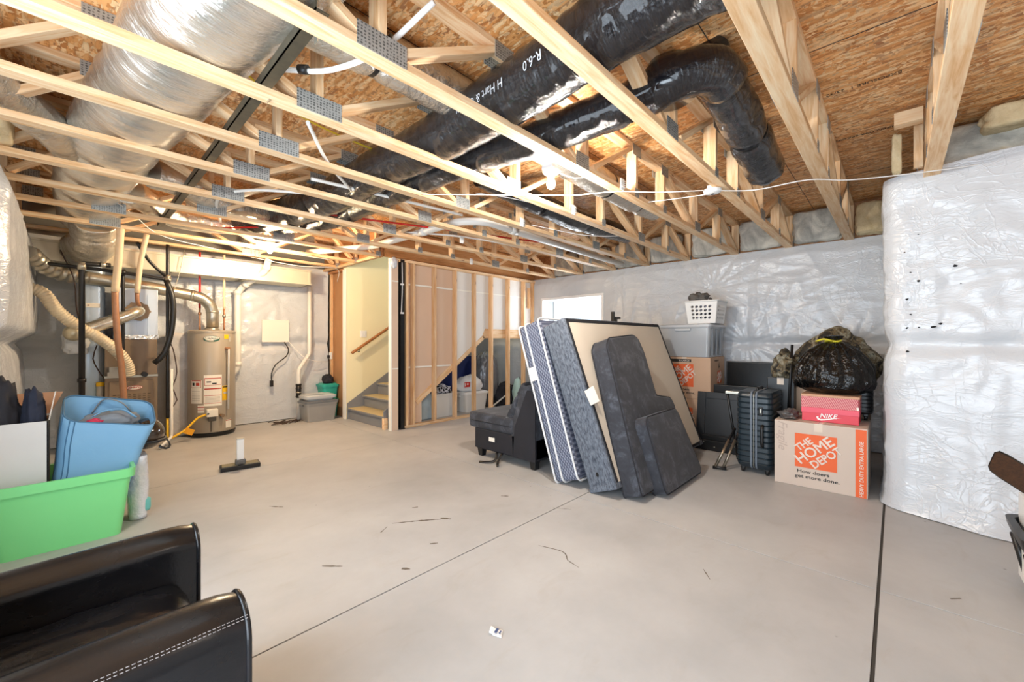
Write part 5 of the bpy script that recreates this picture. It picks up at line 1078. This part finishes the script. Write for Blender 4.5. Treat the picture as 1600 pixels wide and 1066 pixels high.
def vans_mat():
    t = NT('red_print_carton'); br = t.add('ShaderNodeTexBrick'); t.link(t.coord((1, 1, 1), (0, R(90), R(0))), br.inputs['Vector'])
    mp_ = t.coord((1, 1, 1)); sep = t.add('ShaderNodeSeparateXYZ'); t.link(mp_, sep.inputs[0])
    a = t.math('SINE', t.math('MULTIPLY', t.math('ADD', sep.outputs[1], sep.outputs[2]), 160)); b = t.math('SINE', t.math('MULTIPLY', t.math('SUBTRACT', sep.outputs[1], t.math('MULTIPLY', sep.outputs[2], 1.6)), 240))
    f = t.math('GREATER_THAN', t.math('MULTIPLY', a, b), .05)
    t.n.remove(br); return t.set(t.mix(f, hexc('#b93b4c'), hexc('#dfa9a4')), .6)
vn = T('shoebox', 'shoebox with a red and cream all-over print, on the bright red one', 'shoebox', (4.70, .43, .70)); vm = vans_mat()
bm = BM(); box2(bm, (-.13, -.205, 0), (.13, .205, .115), .003); mk('carton', bm, vm, vn); bm = BM(); box2(bm, (-.134, -.2065, .098), (.134, .2065, .118), .002); mk('lid_edge', bm, plain('tan_card_edge', '#c99b7c', .7), vn); bm = BM(); box2(bm, (-.131, -.206, .0), (-.10, -.195, .11)); mk('end_label', bm, plain('dark_red_end', '#8c2732', .6), vn)
bm = BM(); box2(bm, (-.1315, -.2, .004), (-.1305, -.185, .03)); mk('barcode_label', bm, paper, vn)
suitcase('suitcase', 'black ribbed suitcase standing behind the shoeboxes by the bay', (4.985, .32, .577), .24, .34, .36, M['black'], 0, 9)
o = heap('crumpled_wrap', 'crumpled clear plastic on the moving box beside the red shoebox', 'plastic wrap', (4.66, .74, .577), (.14, .07, .05), plain('clear_wrap', '#8f8a88', .08, .3, '#3b3433', 14), 41, .5)
# bin bag tied with yellow tape, camouflage bundle
bagm = plain('bin_bag_plastic', '#060607', .15, 0, None, 6, 11, .9, .05) 
tb = T('bin_bag', 'full black bin bag tied in yellow, sitting on the shoeboxes', 'bag', (4.86, .43, .822))
bm = BM()
prof = [(.06, .0), (.22, .005), (.31, .05), (.335, .11), (.325, .17), (.305, .24), (.26, .32), (.19, .40), (.10, .458), (.05, .475), (.065, .50), (.08, .525), (.04, .53)]
zs = []; 
for i in range(len(prof) - 1):
    for k in range(5): f = k / 5; zs.append((prof[i][0] * (1 - f) + prof[i+1][0] * f, prof[i][1] * (1 - f) + prof[i+1][1] * f))
zs.append(prof[-1])
def bf(a, z):
    w = min(1, z / .45); return (1 + (.07 + .34 * w) * (abs(math.sin(a * 9 + 2.2 * nz(a, z * 3))) ** .7 - .6) * (.4 + .8 * abs(nz(math.cos(a) * 2, math.sin(a) * 2, 3))) + .10 * nz(math.cos(a) * 1.8, math.sin(a) * 1.8, z * 5) + .05 * nz(math.cos(a) * 5, math.sin(a) * 5, z * 14)) 
lathe(bm, [(r * .92, z) for r, z in zs], 90, (0, 0, 0), bf); mk('sack', bm, bagm, tb)
bm = BM(); tube(bm, None, .014, 8, None, True, catmull([(.055 * math.cos(a), .055 * math.sin(a), .478 + .006 * math.sin(3 * a)) for a in [2*PI*i/12 for i in range(13)]] , .02), .7); tube(bm, None, .016, 8, None, True, catmull([(-.055, .0, .478), (-.08, .06, .495), (-.05, .12, .475)], .02), .5); mk('drawstring', bm, plain('yellow_tape', '#e5d53a', .4), tb)
cm = NT('camouflage_cloth'); cn = cm.noise(cm.coord(), 9, 5, .7, 1.2); cm.bump(cm.noise(cm.coord(), 16, 4).outputs[0], .8, .03); cm.set(cm.ramp(cn.outputs[0], [(.36, hexc('#2a2620')), (.46, hexc('#6d6047')), (.54, hexc('#8f8a78')), (.62, hexc('#3c3a2c'))], 'CONSTANT'), .6)
bm = BM(); ico(bm, (0, 0, .30), (.24, .36, .34), lambda d: 1 + .12 * nz(d.x * 2, d.y * 2, d.z * 2) + .10 * abs(nz(d.x * 5, d.y * 5, d.z * 3)) - .35 * max(0, d.z) * abs(d.y), 5)
o = mk('camouflage_bag', bm, cm.m, None, False, True); o.location = (5.32, .46, .80); tag(o, 'camouflage bag heaped behind the black bin bag', 'bag')
t = carton('moving_box', 'plain box hidden behind the shoeboxes under the camouflage bag', (5.42, .50, 0), .50, .62, .82, card)
bm = BM(); tube(bm, [V((4.98, .80, .58)), V((5.06, .78, 1.26))], .013, 10); o = T('black_pole', 'black pole leaning upright between suitcase and bin bag', 'pole', (4.98, .80, .0)); mk('shaft', bm, M['black'], o, True); bm = BM(); tube(bm, [V((4.955, .80, .0)), V((4.98, .80, .58))], .013, 10); mk('shaft', bm, M['black'], o, True)
heap('camouflage_bundle', 'small camouflage bundle on the black box beside the bin bag', 'bundle', (5.12, .86, .92), (.13, .10, .18), cm.m, 52, .4)
t = carton('moving_box', 'plain black box standing behind the suitcase under the small bundle', (5.14, .88, 0), .2, .24, .915, M['black'])
# ---------------------------------------------------------------- foreground
def leather():
    t = NT('dark_brown_leather'); co = t.coord(); n = t.noise(co, 4, 5, .6, .5); f = t.noise(co, 140, 2); w = t.noise(t.coord((2, 9, 9)), 3, 4)
    c = t.ramp(n.outputs[0], [(.35, hexc('#0b0b0e')), (.6, hexc('#111114')), (.8, hexc('#1e1a1d'))]); t.bump(t.math('ADD', t.math('MULTIPLY', f.outputs[0], .25), w.outputs[0]), .18, .006)
    sp = t.noise(co, 45, 3); c = t.mix(t.ramp(sp.outputs[0], [(.76, (0, 0, 0)), (.8, (.5, .5, .5))]), c, hexc('#8a8580'))
    r = t.ramp(n.outputs[0], [(.3, (.20,) * 3), (.7, (.34,) * 3)]); return t.set(c, r, spec=.45)
M['leather'] = leather()
ac = T('armchair', 'dark brown leather armchair cut off by the lower left corner', 'armchair', (-.135, 1.62, 0))
CS = -.035
def arm(y0, y1, nm, top=.62):
    bm = BM(); lp = []; n = 22; xs = [CS - .62 + (.965) * i / n for i in range(n + 1)]
    for i, x in enumerate(xs):
        f = i / n; e = max(0, (f - .94) / .06); tp_ = top - .015 * (1 - f) - .012 * e; w = (y1 - y0); c = (y0 + y1) / 2; sec = []
        for k in range(13):
            a = PI * k / 12; sec.append(V((x, c + math.cos(a) * w / 2 * (1 - .05 * e), tp_ - w * .42 + math.sin(a) * w * .42)))
        sec = [V((x, c + w / 2 * (1 - .05 * e), .10))] + sec + [V((x, c - w / 2 * (1 - .05 * e), .10))]
        lp.append(sec)
    loft(bm, lp, True, True, True); o = mk(nm, bm, M['leather'], ac, True, angle=50)
    front = [V((.345 + CS, p.y, p.z)) for p in lp[-1]]; b2 = BM(); tube(b2, None, .007, 8, None, True, front); mk('piping', b2, M['leather'], o, True)
    return o
arm(1.845, 2.005, 'arm'); na = arm(1.215, 1.405, 'arm')
stm = plain('pale_thread', '#8d8684', .7); bm = BM()
for off in (0, .012):
    for k in range(95):
        x = CS - .58 + k * .0098
        f = (x - CS + .62) / .965; tp_ = .62 - .015 * (1 - f); w = .19; a = PI * (.80 + off * 2.2); c = 1.31
        y = c + math.cos(a) * (w / 2 + .0012); z = tp_ - w * .42 + math.sin(a) * (w * .42 + .0012); box(bm, (x, y, z), (.0062, .0014, .0014))
sx_ = mk('stitching', bm, stm, na, True)
bm = BM(); grid(bm, 40, 24, lambda u, v: V((CS - .35 + .66 * u, 1.40 + .45 * v, .455 + .035 * math.sin(PI * v) ** .5 * math.sin(PI * min(1, u * .9 + .1)) ** .4 - .06 * max(0, (u - .9) / .1) ** 2 - .012 * abs(nz(u * 5, v * 7, 2)) )))
s_ = mk('seat_cushion', bm, M['leather'], ac, True); solid(s_, .12, -1)
bm = BM(); box2(bm, (CS - .60, 1.40, .10), (.30 + CS, 1.85, .40), .01); mk('seat_frame', bm, M['leather'], ac, True)
bm = BM(); loft(bm, [[V((p.x, p.y, p.z)) for p in rrect(.20, .56, .06, z, 5, x, 1.625)] for z, x in ((.14, -.48), (.42, -.33), (.50, -.295), (.60, -.31), (.72, -.35), (.80, -.39), (.84, -.44))], True, True, True); mk('backrest', bm, M['leather'], ac, True, angle=60)
for x in (-.61, .22):
    for y in (1.27, 1.95): bm = BM(); loft(bm, [rrect(.04, .04, .005, 0, 2, x, y), rrect(.06, .06, .006, .105, 2, x, y)]); mk('leg', bm, M['black'], ac, True)
# green bin and what is in it
grn = plain('green_plastic', '#82de8f', .35, 0, '#7cd889', 3)
gb = tub('storage_bin', 'bright green plastic bin at the left wall, full of things', 'bin', (-.045, 4.02, 0), .64, .50, .445, grn, 0, None, rim=.016, taper=.83, handles=False, rimh=.06)
cb = T('cardboard_box', 'white-fronted open box of dark clothes standing in the green bin', 'cardboard box', (-.265, 4.06, .01)); wc = plain('white_corrugated', '#d6d5d3', .7, 0, '#cbcac8', 5); kc = plain('brown_flap', '#cf9f7c', .8)
bm = BM(); box2(bm, (-.20 + .06, -.15, .02), (.155, -.144, .785)); mk('front_wall', bm, wc, cb); bm = BM(); box2(bm, (-.14, .144, .02), (.155, .15, .785)); mk('back_wall', bm, kc, cb)
bm = BM(); box2(bm, (.149, -.15, .02), (.155, .15, .785)); mk('side_wall', bm, plain('dark_box_side', '#4a4644', .7), cb); bm = BM(); box2(bm, (-.145, -.15, .02), (-.139, .15, .785)); mk('side_wall', bm, kc, cb); bm = BM(); box2(bm, (-.14, -.15, .01), (.155, .15, .02)); mk('bottom', bm, kc, cb)  # one side wall is much darker than the white front
bm = BM(); prism(bm, [(-.14, .785), (.155, .785), (.215, .93), (-.14, .93)], (0, .15, 0), (1, 0, 0), (0, .15, 1), -.005); mk('back_flap', bm, kc, cb)
bm = BM(); prism(bm, [(-.1, 0), (.1, 0), (.06, .16), (-.08, .18)], (.155, .0, .785), (0, 1, 0), (.15, 0, 1), .005); mk('side_flap', bm, plain('pale_flap', '#cfc6bb', .7), cb)
heap('dark_jacket', 'black jacket bunched up in the white-fronted box', 'jacket', (-.31, 4.04, .60), (.085, .11, .30), darkcloth, 70, .22); heap('dark_trousers', 'navy trousers pushed into the right of the white-fronted box', 'trousers', (-.175, 4.04, .60), (.055, .10, .26), plain('navy_cloth', '#1c2233', .85, 0, '#2c3346', 8), 73, .22)
# blue tote bag
bl_ = T('tote_bag', 'light blue canvas tote bag leaning over the rim of the green bin', 'bag', (.10, 4.03, .10)); bluem = plain('light_blue_canvas', '#7fb0d4', .75, 0, '#74a6cc', 5, 60, .2); inm = plain('grey_lining', '#8f959b', .8, 0, '#6f757c', 6)
def bagloop(f, inset=0):
    w = .34 + .135 * f; cx = .06 + .125 * f ** 1.2; d = .20 + .06 * f; n = 40; out = []
    for p in rrect(w - inset, d - inset, .07, 0, 9):
        zz = .12 + (.60 + .16 * (p.y / d + .5) - .10 * (p.x / w)) * f
        k = 1 + .05 * math.sin(f * 3) * nz(p.x * 7, p.y * 7, f * 3)
        out.append(V((cx + p.x * k, 4.02 + .10 * f + p.y * k + .012 * nz(p.x * 9 + 5, f * 5), zz)))
    return out
bm = BM(); loft(bm, [bagloop(i / 16) for i in range(17)] + [bagloop(1 - i * .06, .012) for i in range(0, 6)] + [bagloop(.62, .05)], True, True, True); bd_ = mk('canvas_body', bm, bluem, bl_, True, angle=70)
lt = bagloop(1.0, .01); n_ = len(lt)
bm = BM(); tube(bm, None, .006, 6, None, False, lt + [lt[0]]); mk('rim_hem', bm, plain('dark_blue_hem', '#46708f', .7), bl_, True)
def seamline(k): return [bagloop(i / 16)[k] for i in range(17)]
for k in (22, 26, 28): bm = BM(); tube(bm, None, .0035, 6, None, True, seamline(k)); mk('seam', bm, plain('seam_blue', '#3f6f94', .7), bl_, True)
for dy, ht, m in ((.10, .06, inm), (-.09, .0, bluem)):
    pts = [V((.09, 4.12 + dy, .78)), V((.15, 4.10 + dy, .815 + ht)), V((.24, 4.10 + dy * .8, .81 + ht * .6)), V((.31, 4.12 + dy, .745))]
    bm = BM(); tube(bm, None, .016, 8, None, True, catmull(pts, .02), .3); mk('strap', bm, m, bl_, True)
heap('folded_cloth', 'folded grey cloth showing inside the blue tote bag', 'cloth', (.175, 4.11, .665), (.16, .075, .085), inm, 80, .3); heap('pink_cloth', 'bright pink cloth peeping from the blue tote bag', 'cloth', (.10, 4.06, .715), (.05, .04, .03), plain('pink_cloth', '#d23a5c', .7), 84, .3)
pb = T('plastic_bag', 'translucent white plastic bag of bottles beside the green bin', 'bag', (.325, 4.12, 0)); bm = BM(); loft(bm, [[V((p.x * (1 + .12 * nz(p.x * 9, z * 6, 1)), p.y * (1 + .15 * nz(p.y * 9, z * 7, 4)), z)) for p in rrect(.12 - .10 * abs(z - .22), .22, .06, z, 5)] for z in [.004 + .024 * i for i in range(20)]], True, True, True); mk('film', bm, plain('white_film', '#e4e6ea', .18, 0, '#d3d7de', 9, 16, .6, .03), pb)
bm = BM(); lathe(bm, [(.03, .0), (.035, .02), (.035, .08), (.015, .10)], 14, (.035, -.06, .05)); mk('teal_cap', bm, plain('teal_print', '#6fc2bd', .4), pb); bm = BM(); box(bm, (.050, -.05, .30), (.01, .03, .06), None, .003); mk('blue_print', bm, plain('blue_print', '#3b5fb0', .4), pb)
hl = T('helmet', 'glossy dark helmet with a strap wedged behind the green bin', 'helmet', (.385, 4.19, .47)); hm = plain('helmet_shell', '#221a15', .10, 0, '#4a3826', 3, coat=.6)
bm = BM(); ico(bm, (0, 0, .115), (.105, .135, .125), lambda d: 1 - .10 * max(0, -d.z), 4); mk('shell', bm, hm, hl)
bm = BM(); tube(bm, None, .012, 8, None, True, [V((.108 * math.cos(a), .138 * math.sin(a), .075)) for a in [PI * (-1 + 2 * i / 30) for i in range(31)]]); mk('rim', bm, M['black'], hl); bm = BM(); tube(bm, None, .01, 6, None, True, catmull([(.10, -.03, .09), (.13, -.05, .02), (.10, -.09, .005), (.06, -.10, .03)], .02), .5); mk('chin_strap', bm, M['black'], hl)
bm = BM(); box(bm, (.105, -.06, .005), (.03, .03, .02), None, .005); mk('buckle', bm, M['galv'], hl)
# right edge: black crate with a fan blade and a white box
ck = T('laundry_crate', 'black plastic crate cut off by the right edge of the picture', 'crate', (3.255, -.745, 0), R(0))
w_, d_, h_ = .44, .58, .36
bm = BM(); lpo = [rrect(w_ * (.80 + .20 * z / h_), d_ * (.80 + .20 * z / h_), .06, z, 5) for z in (0, .02)]
loft(bm, [rrect(w_ * .80, d_ * .80, .06, 0, 5), rrect(w_ * .82, d_ * .82, .06, .05, 5), rrect(w_ * .82 - .02, d_ * .82 - .02, .06, .05, 5), rrect(w_ * .80 - .02, d_ * .80 - .02, .06, .01, 5)], True, True); mk('bottom_tray', bm, M['black'], ck, angle=40)
bm = BM(); loft(bm, [rrect(w_, d_, .06, h_ - .09, 5), rrect(w_ + .04, d_ + .04, .07, h_ - .03, 5), rrect(w_ + .05, d_ + .05, .07, h_, 5), rrect(w_ - .01, d_ - .01, .06, h_, 5), rrect(w_ - .025, d_ - .025, .05, h_ - .09, 5)], False, False); lp0 = mk('rim', bm, M['black'], ck, angle=40)
for k in range(18):
    a = rrect(w_ * .82, d_ * .82, .06, .04, 5); b = rrect(w_ * .99, d_ * .99, .06, h_ - .08, 5); i = int(k * len(a) / 18); bm = BM(); tube(bm, [a[i], b[i]], .016, 6); mk('side_slat', bm, M['black'], ck)
bm = BM(); box(bm, (-w_ / 2 - .02, .12, h_ - .02), (.03, .16, .03), None, .008); mk('handle', bm, M['black'], ck)
wbx = T('white_carton', 'narrow white carton standing in the black crate', 'carton', (3.39, -.56, .052)); bm = BM(); box2(bm, (-.075, -.08, 0), (.075, .08, .44), .004); mk('carton', bm, M['white'], wbx)
fbm = wood('dark_fan_blade', '#0d0805', '#170d08', '#2a190d'); fbm2 = plain('blade_edge', '#14100e', .4)
fb = T('fan_blade', 'dark brown wooden fan blade sticking out of the black crate', 'fan blade', (3.4, -.5, .40)); 
fb.rotation_euler = (0, 0, 0)
P0 = V((3.5, -.396, .64)); P1 = V((3.3, -.554, .543)); dirv = (P1 - P0).normalized(); wv = V((0, 0, 1)); wv = (wv - dirv * wv.dot(dirv)).normalized()
bm = BM(); outl = [(.0, -.045), (.015, -.062), (.06, -.068), (.55, -.060), (.55, .060), (.06, .068), (.015, .062), (.0, .045)]
prism(bm, outl, P0 - dirv * .0, dirv, wv, .008, .003, 2); mk('blade', bm, fbm, fb, True)
bm = BM(); ol = [P0 + dirv * a + wv * b + dirv.cross(wv) * .004 for a, b in outl]; tube(bm, None, .0055, 6, None, False, ol + [ol[0]]); mk('blade_edge', bm, fbm2, fb, True)
# scrap of paper
ps = T('paper_scrap', 'small torn paper scrap lying on the bare floor', 'paper', (1.287, 1.294, 0), R(20)); bm = BM(); grid(bm, 6, 6, lambda u, v: V((-.022 + .044 * u, -.03 + .06 * v + .012 * u, .002 + .008 * abs(nz(u * 3, v * 3, 5)) + .006 * (v > .7)))); o = mk('sheet', bm, plain('scrap_paper', '#f4f4f2', .6), ps); solid(o, .0006); bm = BM(); box(bm, (.0, .004, .011), (.030, .012, .0008)); box(bm, (.0, -.014, .009), (.02, .006, .0008)); mk('print', bm, plain('scrap_print', '#3c4f7a', .6), ps)
